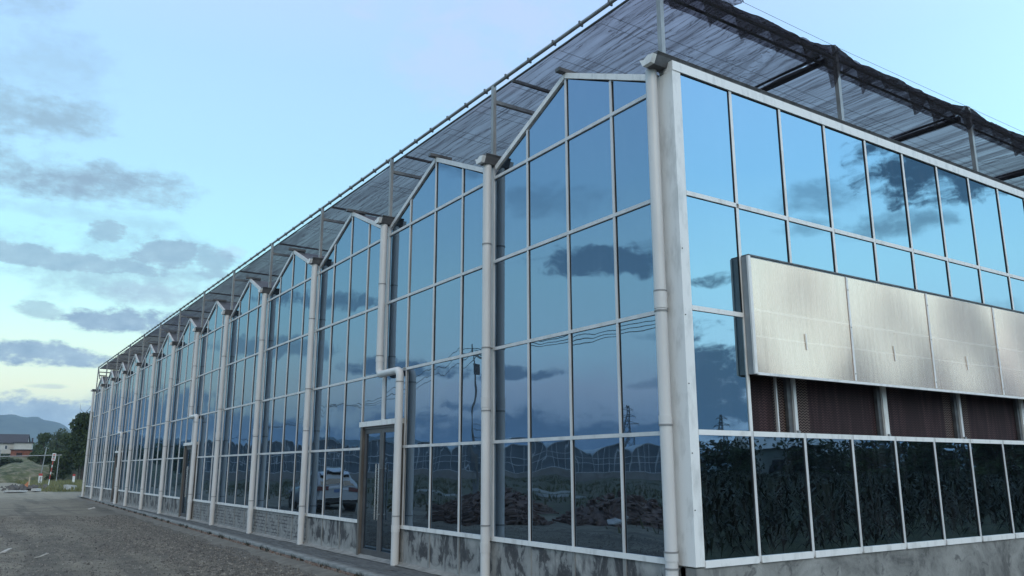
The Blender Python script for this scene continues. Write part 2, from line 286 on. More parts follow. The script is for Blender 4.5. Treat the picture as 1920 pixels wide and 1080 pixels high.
# ------------------------------------------------------------------ mesh helpers
class MB:
    def __init__(s): s.v = []; s.f = []; s.sm = []
    def add(s, vs, fs, smooth=False):
        o = len(s.v); s.v += [tuple(p) for p in vs]; s.f += [tuple(i+o for i in f) for f in fs]; s.sm += [smooth]*len(fs); return s
    def box(s, x0, x1, y0, y1, z0, z1):
        if x0 > x1: x0, x1 = x1, x0
        if y0 > y1: y0, y1 = y1, y0
        if z0 > z1: z0, z1 = z1, z0
        return s.add([(x0,y0,z0),(x1,y0,z0),(x1,y1,z0),(x0,y1,z0),(x0,y0,z1),(x1,y0,z1),(x1,y1,z1),(x0,y1,z1)],
              [(0,3,2,1),(4,5,6,7),(0,1,5,4),(1,2,6,5),(2,3,7,6),(3,0,4,7)])
    def bar(s, a, b, w, h=None, upv=(0,0,1)):
        a, b = Vector(a), Vector(b); d = (b-a).normalized(); u = Vector(upv)
        if abs(d.dot(u)) > .98: u = Vector((1,0,0))
        r = d.cross(u).normalized(); u = r.cross(d); h = h or w
        vs = [p + r*i*w/2 + u*j*h/2 for p in (a, b) for i, j in ((-1,-1),(1,-1),(1,1),(-1,1))]
        return s.add(vs, [(3,2,1,0),(4,5,6,7),(0,1,5,4),(1,2,6,5),(2,3,7,6),(3,0,4,7)])
    def tube(s, pts, rad, n=8, cap=True, smooth=True):
        pts = [Vector(p) for p in pts]; rs = rad if isinstance(rad, (list, tuple)) else [rad]*len(pts); vs = []
        ref = None
        for i, p in enumerate(pts):
            d = ((pts[min(i+1, len(pts)-1)]-p).normalized() + (p-pts[max(i-1, 0)]).normalized()).normalized()
            if ref is None:
                ref = Vector((0,0,1)) if abs(d.z) < .9 else Vector((1,0,0))
            a = d.cross(ref).normalized(); b = a.cross(d).normalized(); ref = b
            vs += [p + (a*math.cos(2*PI*k/n) + b*math.sin(2*PI*k/n))*rs[i] for k in range(n)]
        fs = [(i*n+k, i*n+(k+1)%n, (i+1)*n+(k+1)%n, (i+1)*n+k) for i in range(len(pts)-1) for k in range(n)]
        s.add(vs, fs, smooth)
        if cap: s.add(vs[:n], [tuple(range(n))[::-1]]); s.add(vs[-n:], [tuple(range(n))])
        return s
    def prism(s, poly, ax, a, b):
        """poly of 2-D points extruded along axis ax"""
        def P(p, t): q = list(p); q.insert(ax, t); return tuple(q)
        n = len(poly); vs = [P(p, a) for p in poly] + [P(p, b) for p in poly]
        return s.add(vs, [tuple(range(n))[::-1], tuple(range(n, 2*n))] + [(i, (i+1)%n, n+(i+1)%n, n+i) for i in range(n)])
    def mesh(s, name, m):
        me = bpy.data.meshes.new(name); me.from_pydata(s.v, [], s.f); me.update()
        me.polygons.foreach_set('use_smooth', s.sm); me.materials.append(m)
        bm = bmesh.new(); bm.from_mesh(me); bmesh.ops.recalc_face_normals(bm, faces=bm.faces); bm.to_mesh(me); bm.free()
        return me
def link(name, me, parent=None, loc=(0,0,0), rot=(0,0,0)):
    o = bpy.data.objects.new(name, me); COL.objects.link(o); o.location = loc; o.rotation_euler = rot
    if parent is not None: o.parent = parent
    return o
def obj(name, mb, m, parent=None, loc=(0,0,0), rot=(0,0,0)): return link(name, mb.mesh(name, m), parent, loc, rot)
def tag(o, label=None, cat=None, group=None, kind=None):
    for k, v in (('label', label), ('category', cat), ('group', group), ('kind', kind)):
        if v: o[k] = v
    return o
def thing(name, label, cat, loc=(0,0,0), rz=0, group=None):
    o = bpy.data.objects.new(name, None); COL.objects.link(o); o.location = loc; o.rotation_euler = (0,0,rz); o.empty_display_size = .3
    return tag(o, label, cat, group)
def copy_tree(o, parent=None):
    c = o.copy(); COL.objects.link(c)
    if parent is not None: c.parent = parent
    for ch in [k for k in bpy.data.objects if k.parent == o]: copy_tree(ch, c)
    return c
def raw(name, V, Fq, m, smooth=False):
    me = bpy.data.meshes.new(name); V = np.asarray(V, np.float32); Fq = np.asarray(Fq, np.int32); k = Fq.shape[1]
    me.vertices.add(len(V)); me.vertices.foreach_set('co', V.ravel()); me.loops.add(Fq.size); me.loops.foreach_set('vertex_index', Fq.ravel())
    me.polygons.add(len(Fq)); me.polygons.foreach_set('loop_start', np.arange(0, Fq.size, k, dtype=np.int32)); me.polygons.foreach_set('loop_total', np.full(len(Fq), k, np.int32))
    if smooth: me.polygons.foreach_set('use_smooth', np.ones(len(Fq), bool))
    me.update(calc_edges=True); me.validate(); me.materials.append(m); return me

GZ, WZ = -.36, -.23           # yard level, pavement level
# ------------------------------------------------------------------ ground
def make_ground():
    # one sheet: fine near the camera, coarse to the horizon
    def axis(lo, hi, step, far):
        a = list(np.arange(lo, hi+1e-6, step)); d = step; p = hi
        while p < far: d *= 1.5; p += d; a.append(p)
        d = step; p = lo
        while p > -far: d *= 1.5; p -= d; a.insert(0, p)
        return np.array(a)
    xs, ys = axis(-14, 6, .35, 5000), axis(-12, 60, .5, 5000)
    V = []
    for y in ys:
        for x in xs:
            h = 0
            if -40 < x < 60 and -60 < y < 140:
                k = min(1, max(0, (-1.6-x)/1.5)) if y < 56 and x > -6 else 1
                if x > -1.7 and y > -1: k = 0 if y < 54 else .4
                h = k*(.05*noise.noise(Vector((x*.35, y*.2, 0))) + .015*noise.noise(Vector((x*1.7, y*1.7, 3))))
            V.append((x, y, GZ+h))
    nx = len(xs); Fq = [(j*nx+i, j*nx+i+1, (j+1)*nx+i+1, (j+1)*nx+i) for j in range(len(ys)-1) for i in range(nx-1)]
    tag(link('ground', raw('ground', V, Fq, GROUND, True)), kind='structure')
make_ground()
def edge_x(y): return -.96 + .0213*(y-11) if y > 0 else -1.2      # outer edge of the pavement (it narrows towards the far end)
def make_pavement():
    ys = list(np.arange(-1.0, 54.01, 1.0))
    b = MB()
    for y0, y1 in zip(ys[:-1], ys[1:]):
        a, c = edge_x(y0)+.22, edge_x(y1)+.22
        b.add([(a,y0,GZ-.1),(0.03,y0,GZ-.1),(0.03,y1,GZ-.1),(c,y1,GZ-.1),(a,y0,WZ-.012),(0.03,y0,WZ-.012),(0.03,y1,WZ-.012),(c,y1,WZ-.012)],
              [(4,5,6,7),(0,1,5,4),(2,3,7,6),(3,0,4,7)])
    pv = tag(obj('pavement', b, KERB), kind='structure')
    # long paving strips laid parallel to the wall, each its own piece
    proto = {}
    for j in range(4):
        y = 4.0
        while y < 53:
            L = 2.4
            a0, a1 = edge_x(y)+.24, edge_x(y+L)+.24; b0 = -.17
            f = lambda a, t: a + (b0-a)*t
            x00, x01, x10, x11 = f(a0, j/4)+.006, f(a0, (j+1)/4)-.006, f(a1, j/4)+.006, f(a1, (j+1)/4)-.006
            dz = random.uniform(-.004, .004); t0, t1 = y+.01, y+L-.01
            s = MB().add([(x00,t0,WZ-.02),(x01,t0,WZ-.02),(x11,t1,WZ-.02),(x10,t1,WZ-.02),(x00,t0,WZ+dz),(x01,t0,WZ+dz),(x11,t1,WZ+dz),(x10,t1,WZ+dz)],
                [(4,5,6,7),(0,1,5,4),(1,2,6,5),(2,3,7,6),(3,0,4,7)])
            obj('paving_strip', s, PAVER, pv); y += L
    # mortar fillet against the wall, kerb along the outside
    V = []; ys2 = np.arange(4, 54.01, .12)
    for y in ys2:
        w = .13 + .05*noise.noise(Vector((0, y*1.3, 0))) + .04*noise.noise(Vector((0, y*6, 5)))
        h = .025 + .02*abs(noise.noise(Vector((0, y*2.2, 9))))
        V += [(-.004, y, WZ+h+.02), (-w*.5, y, WZ+h*.7), (-w-.02, y, WZ+.004)]
    Fq = [(3*i+k, 3*i+k+1, 3*i+4+k, 3*i+3+k) for i in range(len(ys2)-1) for k in range(2)]
    link('mortar_fillet', raw('mortar_fillet', V, Fq, MORTAR), pv)
    V = []; ys2 = np.arange(0, 54.01, .2)
    for y in ys2:
        e = edge_x(y); q = .014*noise.noise(Vector((0, y*3, 2))); z = WZ + .012 + .006*noise.noise(Vector((0, y*2, 7)))
        V += [(e+.22, y, WZ-.03), (e+.215, y, z), (e+.01+q, y, z), (e+q, y, z-.02), (e+q, y, z-.055)]
    Fq = [(5*i+k, 5*i+k+1, 5*i+6+k, 5*i+5+k) for i in range(len(ys2)-1) for k in range(4)]
    link('kerb_cap', raw('kerb_cap', V, Fq, KERB), pv)
    # bricks on end below the kerb: single bricks while they can be told apart, one mass beyond
    bm_ = [MB().box(-.03-q*.004, .06, -.052, .052, -.105, .0) for q in range(3)]
    bme = [k.mesh('brick', BRICK) for k in bm_]
    y = 6.2; n = 0; far = MB()
    while y < 50:
        e = edge_x(y) - .004 + random.uniform(-.014, .012); z = GZ + .085 + random.uniform(-.012, .006)
        if random.random() > .06:
            if n < 110: link('brick', random.choice(bme), pv, (e, y, z), (random.uniform(-.08,.08), random.uniform(-.1,.05), random.uniform(-.12,.12))); n += 1
            else: far.box(e-.03, e+.05, y-.05, y+.05, z-.105, z)
        y += .122
    tag(obj('brick_edging', far, BRICK, pv), kind='stuff')
    # soil wash against the bricks
    V = []; ys2 = np.arange(-2, 54.01, .3)
    for y in ys2:
        e = edge_x(y); w = .45 + .35*noise.noise(Vector((1, y*.5, 0))) + .12*noise.noise(Vector((3, y*2.1, 0)))
        V += [(e+.06, y, GZ+.055), (e-.02, y, GZ+.05), (e-w*.5, y, GZ+.028), (e-w, y, GZ-.03)]
    Fq = [(4*i+k, 4*i+k+1, 4*i+5+k, 4*i+4+k) for i in range(len(ys2)-1) for k in range(3)]
    tag(link('soil_strip', raw('soil_strip', V, Fq, DIRT, True)), kind='structure')
make_pavement()
def scatter_rocks(name, pts, sizes, m, label=None, cat=None, parent=None):
    base = np.array([(1,0,-.3),(0,1,-.25),(-1,.1,-.3),(0,-1,-.2),(.2,.1,.7),(-.3,.2,.5)], np.float32)
    tri = np.array([(0,1,4),(1,5,4),(1,2,5),(2,3,5),(3,4,5),(3,0,4)])
    n = len(pts); a = rng.uniform(0, 2*PI, n); ca, sa = np.cos(a), np.sin(a)
    B = base[None] * (np.array(sizes)[:, None, None] * rng.uniform(.6, 1.25, (n, 1, 3))) + rng.normal(0, .12, (n, 6, 3)) * np.array(sizes)[:, None, None]
    V = np.stack([B[..., 0]*ca[:, None] - B[..., 1]*sa[:, None], B[..., 0]*sa[:, None] + B[..., 1]*ca[:, None], B[..., 2]], -1) + np.array(pts)[:, None, :]
    Fq = (tri[None] + (np.arange(n)*6)[:, None, None]).reshape(-1, 3)
    return link(name, raw(name, V.reshape(-1, 3), Fq, m), parent)
def make_gravel():
    pts = []; sz = []
    while len(pts) < 26000:
        y = 6.5 + 24*random.random()**1.6; x = random.uniform(-8.5, -1.0)
        k = noise.noise(Vector((x*.3, y*.3, 1)))
        if x > edge_x(y)-.25-.5*random.random(): continue
        dark = x > -3.4 + 1.8*k + max(0, y-14)*.05
        if not dark and random.random() > .28: continue
        pts.append((x, y, GZ + .05*noise.noise(Vector((x*.35, y*.2, 0)))*min(1, max(0, (-1.6-x)/1.5)) + .004)); sz.append(random.uniform(.011, .026) if random.random() < .95 else random.uniform(.025, .05))
    tag(scatter_rocks('gravel', pts, sz, CHIP), 'loose dark grey gravel chips spread over the yard beside the pavement', 'gravel', kind='stuff')
make_gravel()

# ------------------------------------------------------------------ the greenhouse
GH = thing('greenhouse', 'long blue mirrored glass greenhouse with saw-tooth gables and grey shade net above', 'greenhouse')
NB, BAY, DEPTH = 13, 4.0, 18.0
z0, z1, z2, z3, z4, ZAP, ZV = .429, 1.855, 3.2975, 4.717, 6.144, 7.118, 6.225
LV = [z0, z1, z2, z3, z4]
YR = -.174                      # front of the frames on the end wall
GX = .006                       # glass plane behind the frames
pane_cache = {}
def tilt(s=.0019): return random.gauss(0, s)
def pane_left(yc, za, zb, w=.955):
    key = ('L', round(zb-za, 3), round(w, 3))
    if key not in pane_cache: pane_cache[key] = MB().box(0, .006, -w/2, w/2, -(zb-za)/2+.02, (zb-za)/2-.02).mesh('glass_pane', GLASS)
    link('glass_pane', pane_cache[key], GH, (GX, yc, (za+zb)/2), (0, tilt(), tilt()))
def gable_pane(k, c):
    ya, yb = k*BAY+c, k*BAY+c+1
    zt = lambda y: ZV + (ZAP-ZV)*(1-abs(y-k*BAY-2)/2) - .03
    key = ('g', c)
    if key not in pane_cache:
        poly = [(-.478, z4+.02), (.478, z4+.02), (.478, zt(yb)), (-.478, zt(ya))]
        pane_cache[key] = MB().prism(poly, 0, 0, .006).mesh('glass_pane', GLASS)
    link('glass_pane', pane_cache[key], GH, (GX, (ya+yb)/2, 0), (0, 0, tilt()))
doors = {2, 6, 10}              # bay lines that have a door under them
DL, DH, DZ = -.88, .97, 2.285   # door frame from bay line + DL to + DH
mul = MB().box(-.03, .05, -.027, .027, z0+.0, z4-.03).mesh('mullion', ALU)
def long_wall():
    for k in range(NB):
        for c in range(4):
            near_door_lo = (k in doors and c == 0); near_door_hi = (k+1 in doors and c == 3)
            yc = k*BAY + c + .5
            for r in range(4):
                if near_door_lo or near_door_hi:
                    if r == 0: continue
                    if r == 1: pane_left(yc, DZ+.06, z2); continue
                pane_left(yc, LV[r], LV[r+1])
            gable_pane(k, c)
        for c in (1, 2, 3):
            y = k*BAY + c
            zt = ZV + (ZAP-ZV)*(1-abs(c-2)/2) - .02
            lo = z0
            if k in doors and c == 1: y += .03
            if k+1 in doors and c == 3: y += .03
            obj('mullion', MB().box(-.016, .05, y-.021, y+.021, lo, zt), ALU, GH)
            if k < 5: obj('reflection_strip', MB().box(-.003, .004, y-.029, y-.0212, z0+.03, zt-.02), MATT_BLACK, GH)  # dark line of the mullion side mirrored in glass, added as a strip
            obj('sill_strip', MB().box(-.012, .0, y-.03, y+.03, WZ+.03, z0-.03), MORTAR, GH)
        for r, z in enumerate(LV):
            a, b = k*BAY + (.075 if k == 0 else 0), (k+1)*BAY
            if r in (0, 1):
                if k in doors: a += DH
                if k+1 in doors: b += DL
            if r == 0: obj('rail', MB().box(-.030, .05, a+.03, b-.03, z-.035, z+.028), ALUW, GH)
            else: obj('rail', MB().box(-.020, .049, a+.03, b-.03, z-.024, z+.024), ALU, GH)
        # gable verge trims
        for s in (-1, 1):
            yv = k*BAY + (0.10 if s < 0 else 3.90); ya = k*BAY + 2
            obj('gable_trim', MB().bar((-.005, yv, ZV+.035+.045), (-.005, ya + (.0), ZAP+.035), .05, .08, (0,0,1)), ALUW if k == 0 else ALU, GH)
        obj('ridge_cap', MB().box(-.16, .3, k*BAY+1.95, k*BAY+2.05, ZAP+.065, ZAP+.12), DSTEEL, GH)
        # roof slopes and ridge
        for s in (-1, 1):
            ye = k*BAY + 2 + s*1.88
            mb = MB().add([(.06, ye, ZV+.06), (DEPTH, ye, ZV+.06), (DEPTH, k*BAY+2, ZAP+.05), (.06, k*BAY+2, ZAP+.05)], [(0,1,2,3)])
            mb.add([(.06, ye, ZV+.03), (DEPTH, ye, ZV+.03), (DEPTH, k*BAY+2, ZAP+.02), (.06, k*BAY+2, ZAP+.02)], [(3,2,1,0)])
            obj('roof_slope', mb, ROOFM, GH)
        # low wall
        a, b = k*BAY, (k+1)*BAY
        if k in doors: a += DH
        if k+1 in doors: b += DL
        obj('base_wall', MB().box(.0, .24, 0 if k else 0, b-a, GZ-.05-.0, z0-.035), PLBRICK if k in (3, 4, 5) else PLASTER, GH, (0, a, 0))
    for k in range(NB+1):
        y = k*BAY
        lo = DZ+.07 if k in doors else z0
        if k: obj('post', MB().box(-.018, .06, y-.045, y+.045, lo, ZV+.12), ALU, GH)
        if k in doors:
            obj('post', MB().box(-.024, .058, y-.0, y+.055, DZ+.06, z2-.02), ALU, GH)
        # gutter running back over the roof, its open end over the pipe
        g = MB().prism([(y-.165, 6.50), (y-.14, 6.47), (y-.09, 6.355), (y+.05, 6.355), (y+.10, 6.47), (y+.125, 6.50), (y+.115, 6.51), (y-.155, 6.51)], 0, -.235, DEPTH)
        gt = obj('gutter', g, DSTEEL, GH)
        obj('gutter_end', MB().prism([(y-.145, 6.46), (y-.095, 6.36), (y+.05, 6.36), (y+.10, 6.46), (y+.03, 6.44), (y-.05, 6.475)], 0, -.30, -.236), ALUW, gt)
def pipe_part(pts, parent=GH): return obj('downpipe', MB().tube(pts, .072, 16), PVC, parent)
def band(x, y, z, parent, r=.078, h=.035): obj('clamp', MB().tube([(x,y,z-h/2),(x,y,z+h/2)], r, 16), PVC if h > .05 else BAND, parent)
def pipes():
    X = -.125
    for k in range(NB+1):
        y = k*BAY + (.085 if k == 0 else -.005)
        if k in doors:
            zj, yb = 3.27, y-.93
            arc = lambda cy, cz, a0, a1, r=.11: [(X, cy + r*math.cos(a), cz + r*math.sin(a)) for a in np.linspace(a0, a1, 6)]
            pts = [(X, y, 6.37), (X, y, zj+.12)] + arc(y-.11, zj+.11, 0, -PI/2)[1:] + arc(yb+.11, zj-.11, PI/2, PI)[0:] + [(X, yb, WZ)]
            p = pipe_part(pts)
            band(X, y, zj+.30, p, h=.09); band(X, y, zj+.37, p, .079, .018); band(X, yb, zj-.22, p, .079, .018); band(X, yb, .62, p, .079, .018); band(X, yb, .40, p, h=.12); band(X, y, 5.1, p, .079, .018)
            yy = yb
        else:
            p = pipe_part([(X, y, 6.37), (X, y, WZ)]); yy = y
            if k == 0:
                for z, h in ((3.40,.20),(3.51,.02),(3.27,.02),(1.99,.11),(1.94,.02),(.50,.10),(.37,.02),(.545,.02)): band(X, y, z, p,   .079 if h > .05 else .081, h)
            else:
                for z, h in ((2.44+.1*random.random(),.16),(2.33,.02),(3.31,.02),(.62,.02),(.30,.14),(5.0,.02)): band(X, y, z, p, .078 if h > .05 else .080, h)
        # wall bracket behind the lower clamp
        obj('bracket', MB().box(X+.07, -.022, yy-.02, yy+.02, 3.30, 3.325), STEEL, p)
        # the leader stub behind the pipe under the gutter
def door(k):
    y0, y1 = k*BAY+DL, k*BAY+DH; g = MATS['door_frame_grey']
    for q in (0, 1): obj('door_jamb', MB().box(-.055, .14, (y0, y1-.09)[q], (y0+.09, y1)[q], WZ, DZ), MATS['door_jamb'], GH)
    obj('door_header', MB().box(-.075, .14, y0, y1+.03, DZ, DZ+.10), ALUW, GH)
    a, b = y0+.10, y1-.10; mid = (a+b)/2
    obj('door_frame', MB().box(-.02, .06, a, b, DZ-.05, DZ-.002), g, GH)
    for s, (p, q) in enumerate(((a, mid-.004), (mid+.004, b))):
        lf = MB(); w = .085
        zl, zh = WZ+.03, DZ-.055
        lf.box(0, .05, p, p+w, zl, zh).box(0, .05, q-w, q, zl, zh).box(0, .05, p+w, q-w, zh-w, zh).box(0, .05, p+w, q-w, zl, zl+w*1.5)
        d = obj('door', lf, g, GH)
        link('glass', MB().box(.02, .026, p+w, q-w, zl+w*1.5, zh-w).mesh('glass', GLASS), d, (0,0,0))
        hy = (mid-.065) if s == 0 else (mid+.065)
        h = MB().tube([(-.07, hy, .50), (-.07, hy, 1.55)], .016, 10); 
        for z in (.6, 1.45): h.tube([(-.07, hy, z), (.01, hy, z)], .009, 6)
        obj('handle', h, MATS['steel_handle'], d)
        obj('threshold', MB().box(-.03, .12, p, q, WZ-.005, WZ+.028), STEEL, d)
mat('door_frame_grey', rough=.45, build=weathered((.055,.055,.058), (.085,.085,.088), 5))
mat('door_jamb', rough=.5, metal=.3, build=weathered((.09,.08,.072), (.17,.155,.14), 4, (1,1,.3)))
mat('steel_handle', (.62,.60,.57), .22, .95)
ROOFM = mat('grey_roof_glass', rough=.35, build=weathered((.07,.075,.08), (.13,.135,.14), 2, (.2,1,1)))  # grey of the net mirrored in the roof put into its colour
long_wall(); pipes()
for k in sorted(doors): door(k)

# ---- end wall (faces the camera's right)
OFF, SP, NC = .046, .9884, 17
ZT = 6.33
def end_wall():
    yg = YR + .016
    def pane(c, za, zb, ztop=None):
        xa, xb = (.12 if c == 0 else OFF+SP*c), OFF+SP*(c+1)
        w = xb-xa-.045
        key = ('R', round(w,3), round(zb-za,3))
        if key not in pane_cache: pane_cache[key] = MB().box(-w/2, w/2, 0, .006, -(zb-za)/2+.02, (zb-za)/2-.02).mesh('glass_pane', GLASSR)
        link('glass_pane', pane_cache[key], GH, ((xa+xb)/2, yg, (za+zb)/2), (tilt(.0008), 0, tilt(.0008)))
    for c in range(NC):
        pane(c, z0, z1); pane(c, z3, ZT)
        pane(c, z2 if c == 0 else 4.0, z3)
        if c == 0: pane(c, z1, z2)
        a, b = (.125 if c == 0 else OFF+SP*c+.024), OFF+SP*(c+1)-.024
        x = OFF+SP*(c+1)
        for za, zb in ((z0+.032, z1-.032), ((4.0 if c else z2+.03), z3-.03), (z3+.03, ZT-.032)): obj('reflection_strip', MB().box(x-.033, x-.0215, YR+.004, YR+.014, za, zb), MATT_BLACK, GH)  # black strips painted in for mullion sides reflected in the glass
        obj('reflection_strip', MB().box(a+.01, b-.01, YR+.003, YR+.013, ZT-.044, ZT-.031), MATT_BLACK, GH)  # dark reflection below the eaves beam, set in as a strip
        obj('rail', MB().box(a, b, YR-.012, YR+.055, z0-.045, z0+.03), ALUW, GH)
        obj('rail', MB().box(a, b, YR-.008, YR+.055, z1-.03, z1+.03), ALUW, GH)
        obj('rail', MB().box(a, b, YR-.006, YR+.054, z3-.028, z3+.028), ALUW, GH)
        if c == 0: obj('rail', MB().box(a, b, YR-.006, YR+.054, z2-.028, z2+.028), ALUW, GH)
        if c:
            x = OFF+SP*c
            obj('mullion', MB().box(x-.021, x+.021, YR, YR+.055, z0-.03, z1+.03), ALU, GH)
            if c == 1: obj('mullion', MB().box(x-.024, x+.024, YR+.002, YR+.055, z1+.031, z3-.029), ALUW, GH); obj('mullion', MB().box(x-.024, x+.024, YR+.002, YR+.055, z3+.029, ZT), ALUW, GH)
            else: obj('mullion', MB().box(x-.021, x+.021, YR, YR+.055, 3.95, ZT), ALUW, GH)
    L = OFF+SP*NC
    x = -.02
    for i in range(4): # eaves beam in lengths
        xe = min(L, x + 5.2 - .4*(i == 0)); obj('eaves_beam', MB().box(x, xe-.003, YR-.014, YR+.20, ZT-.03, ZT+.095), ALUW, GH); x = xe
    # corner cover: folded sheet round the corner, with screws
    c = obj('corner_cover', MB().box(-.02, .122, YR-.004, YR+.05, .40, ZT-.032).box(-.02, .0, YR+.05, .10, .40, ZT-.032), ALUW, GH)
    for z in (1.0, 1.62, 2.4, 3.2, 4.0): obj('screw', MB().tube([(.005, YR-.012, z), (.005, YR-.003, z)], .007, 6), MATT_BLACK, c)
    obj('base_wall', MB().box(0, L, 0, .24, GZ-.05, z0-.047), PLASTERR, GH, (.0, YR+.01, 0))
    # cooling-pad opening between the first and third rails
    o = obj('pad_recess', MB().box(OFF+SP+.03, L, .32, .34, z1+.03, 4.0).box(OFF+SP+.03, L, YR+.06, .32, z1-.03, z1+.0).box(OFF+SP+.03, OFF+SP+.05, YR+.06, .32, z1, 4.0), DSTEEL, GH)
    xs = [2.12, 4.13, 6.16, 8.17, 10.18, 12.2, 14.2, 16.2]
    a = OFF+SP+.055
    for i, x in enumerate(xs):
        # corrugated cellulose pad: vertical fluted sheets
        pd = MB().box(a, x-.06, .09, .14, z1+.02, 3.9)
        obj('cooling_pad', pd, PADM, GH)
        wide = i % 2 == 1
        w = .05 if wide else .028
        obj('pad_post', MB().box(x-w, x+w, -.0, .06, z1+.002, 3.9), ALUW if wide else ALU, GH)
        obj('pad_post', MB().box(x-w-.09, x-w-.002, .03, .08, z1+.002, 3.9), DSTEEL, GH)
        obj('bolt', MB().box(x-.02, x+.02, -.03, -.001, z1+.035, z1+.07), STEEL, GH)
        a = x + .06
    for x in (1.76,): obj('pad_post', MB().box(x-.012, x+.012, 0, .03, z1+.002, 3.9), ALU, GH)
def pad_build(t, b):
    Mt = mk(t); tc = N(t, 'ShaderNodeTexCoord'); s = N(t, 'ShaderNodeSeparateXYZ'); t.links.new(tc.outputs['Object'], s.inputs[0]); X, Y, Z = s.outputs
    zz = Mt('ADD', Z, Mt('MULTIPLY', Mt('PINGPONG', X, .035), .7)); st = Mt('PINGPONG', Mt('MULTIPLY', zz, 1.0), .018)
    stripe = ramp(t, Mt('MULTIPLY', st, 55.5), [(.45, 0), (.7, 1)])
    # paler stripe faces in bands at every other post
    xm = Mt('PINGPONG', Mt('ADD', X, -.13), 2.016); d = Mt('GREATER_THAN', xm, 1.66)
    n = noi(t, coords(t, (6,1,.5)), 2., 4); base = ramp(t, n, [(.4, (.010,.003,.004)), (.65, (.020,.006,.009))]); hi = ramp(t, n, [(.45, (.030,.012,.014)), (.7, (.085,.045,.045))])
    hi = mixc(t, d, hi, (.13,.095,.08)); c = mixc(t, stripe, base, hi); t.links.new(c, b.inputs['Base Color'])
PADM = mat('cooling_pad_cardboard', rough=.9, build=pad_build)
def poly_build(t, b):
    Mt = mk(t); tc = N(t, 'ShaderNodeTexCoord'); s = N(t, 'ShaderNodeSeparateXYZ'); t.links.new(tc.outputs['Object'], s.inputs[0]); X, Y, Z = s.outputs
    n = noi(t, coords(t, (1,1,.035)), 16, 6, .75); n2 = noi(t, coords(t, (1,1,.5)), 1.6, 4)
    c = ramp(t, n, [(.34, (.13,.10,.06)), (.50, (.24,.20,.14)), (.70, (.34,.31,.24))])
    c = mixc(t, ramp(t, n2, [(.45, 0), (.7, .5)]), c, (.30,.22,.13))
    for zc, wd in ((3.03, .010), (3.36, .014)):
        ln = Mt('LESS_THAN', Mt('ABSOLUTE', Mt('SUBTRACT', Z, zc)), wd); c = mixc(t, Mt('MULTIPLY', ln, .45), c, (.50,.46,.38))
    t.links.new(c, b.inputs['Base Color']); b.inputs['Roughness'].default_value = .2; b.inputs['Specular IOR Level'].default_value = .8
    fl = N(t, 'ShaderNodeTexWave'); fl.bands_direction = 'X'; fl.inputs['Scale'].default_value = 16; t.links.new(coords(t), fl.inputs['Vector']); bump(t, b, Mt('ADD', Mt('MULTIPLY', fl.outputs[1], .5), Mt('MULTIPLY', n, .3)), .002)
    gl = N(t, 'ShaderNodeBsdfGlossy'); gl.inputs['Roughness'].default_value = .13; gl.inputs[0].default_value = (1,.70,.56,1); mx = N(t, 'ShaderNodeMixShader'); fr = N(t, 'ShaderNodeFresnel'); fr.inputs[0].default_value = 4.2
    t.links.new(fr.outputs[0], mx.inputs[0]); t.links.new(b.outputs[0], mx.inputs[1]); t.links.new(gl.outputs[0], mx.inputs[2]); t.links.new(mx.outputs[0], t.nodes['Material Output'].inputs[0])
POLYM = mat('hazy_polycarbonate', build=poly_build)
FLAPSIDE = mat('grey_flap_sheet', rough=.4, metal=.2, build=weathered((.26,.27,.28), (.36,.37,.38), 3))
def flap():
    x0, zb, zt, yb, yf = 1.03, 2.565, 4.035, YR-.012, -.295
    f = obj('vent_flap', MB().box(x0, 16, yb-.02, yb, zb, zt).box(x0, 16, yf+.012, yb-.02, zt-.02, zt).box(x0, 16, yf+.012, yb-.02, zb, zb+.02), FLAPSIDE, GH)
    obj('side_sheet', MB().box(x0-.004, x0, yf+.02, yb, zb, zt), FLAPSIDE, f)
    obj('side_trim', MB().box(x0-.016, x0-.004, yf-.006, yf+.02, zb, zt).box(x0-.004, x0+.03, yf-.008, yf, zb, zt), ALUW, f)
    xs = [x0+.03 + 1.962*i for i in range(8)]
    for a, b in zip(xs[:-1], xs[1:]):
        A = random.uniform(.018, .028); V = []; nu, nv = 16, 10
        for q in range(nv+1):
            for p in range(nu+1): V.append((a+(b-a)*p/nu, yf + A*(math.sin(PI*p/nu)**1.0)*math.sin(PI*q/nv), zb+.02+(zt-zb-.042)*q/nv))
        V += [(p[0], p[1]+.010, p[2]) for p in V]; o1 = (nu+1)*(nv+1)
        Fq = [(q*(nu+1)+p, q*(nu+1)+p+1, (q+1)*(nu+1)+p+1, (q+1)*(nu+1)+p) for q in range(nv) for p in range(nu)]; Fq += [tuple(o1+i for i in reversed(g)) for g in Fq]
        link('polycarbonate_panel', raw('polycarbonate_panel', V, Fq, POLYM, True), f)
        obj('cover_strip', MB().box(b-.018, b+.018, yf-.010, yf-.001, zb+.03, zt-.02), ALUW, f)
        for z in (zb+.12, zb+.75, zt-.2): obj('screw', MB().tube([(b, yf-.016, z), (b, yf-.009, z)], .007, 6), MATT_BLACK, f)
        m_ = (a+b)/2+.02; obj('latch_tab', MB().box(m_-.006, m_+.006, yf+A*.66-.010, yf+A*.66-.002, zb+.37, zb+.58), mat('white_tab', (.85,.84,.80), .5), f)
    obj('top_hinge', MB().box(x0, 16, yf-.004, yb, zt+.001, zt+.02), DSTEEL, f)
    obj('bottom_trim', MB().box(x0+.03, 16, yf-.012, yf+.01, zb-.012, zb+.019), ALUW, f)
end_wall(); flap()

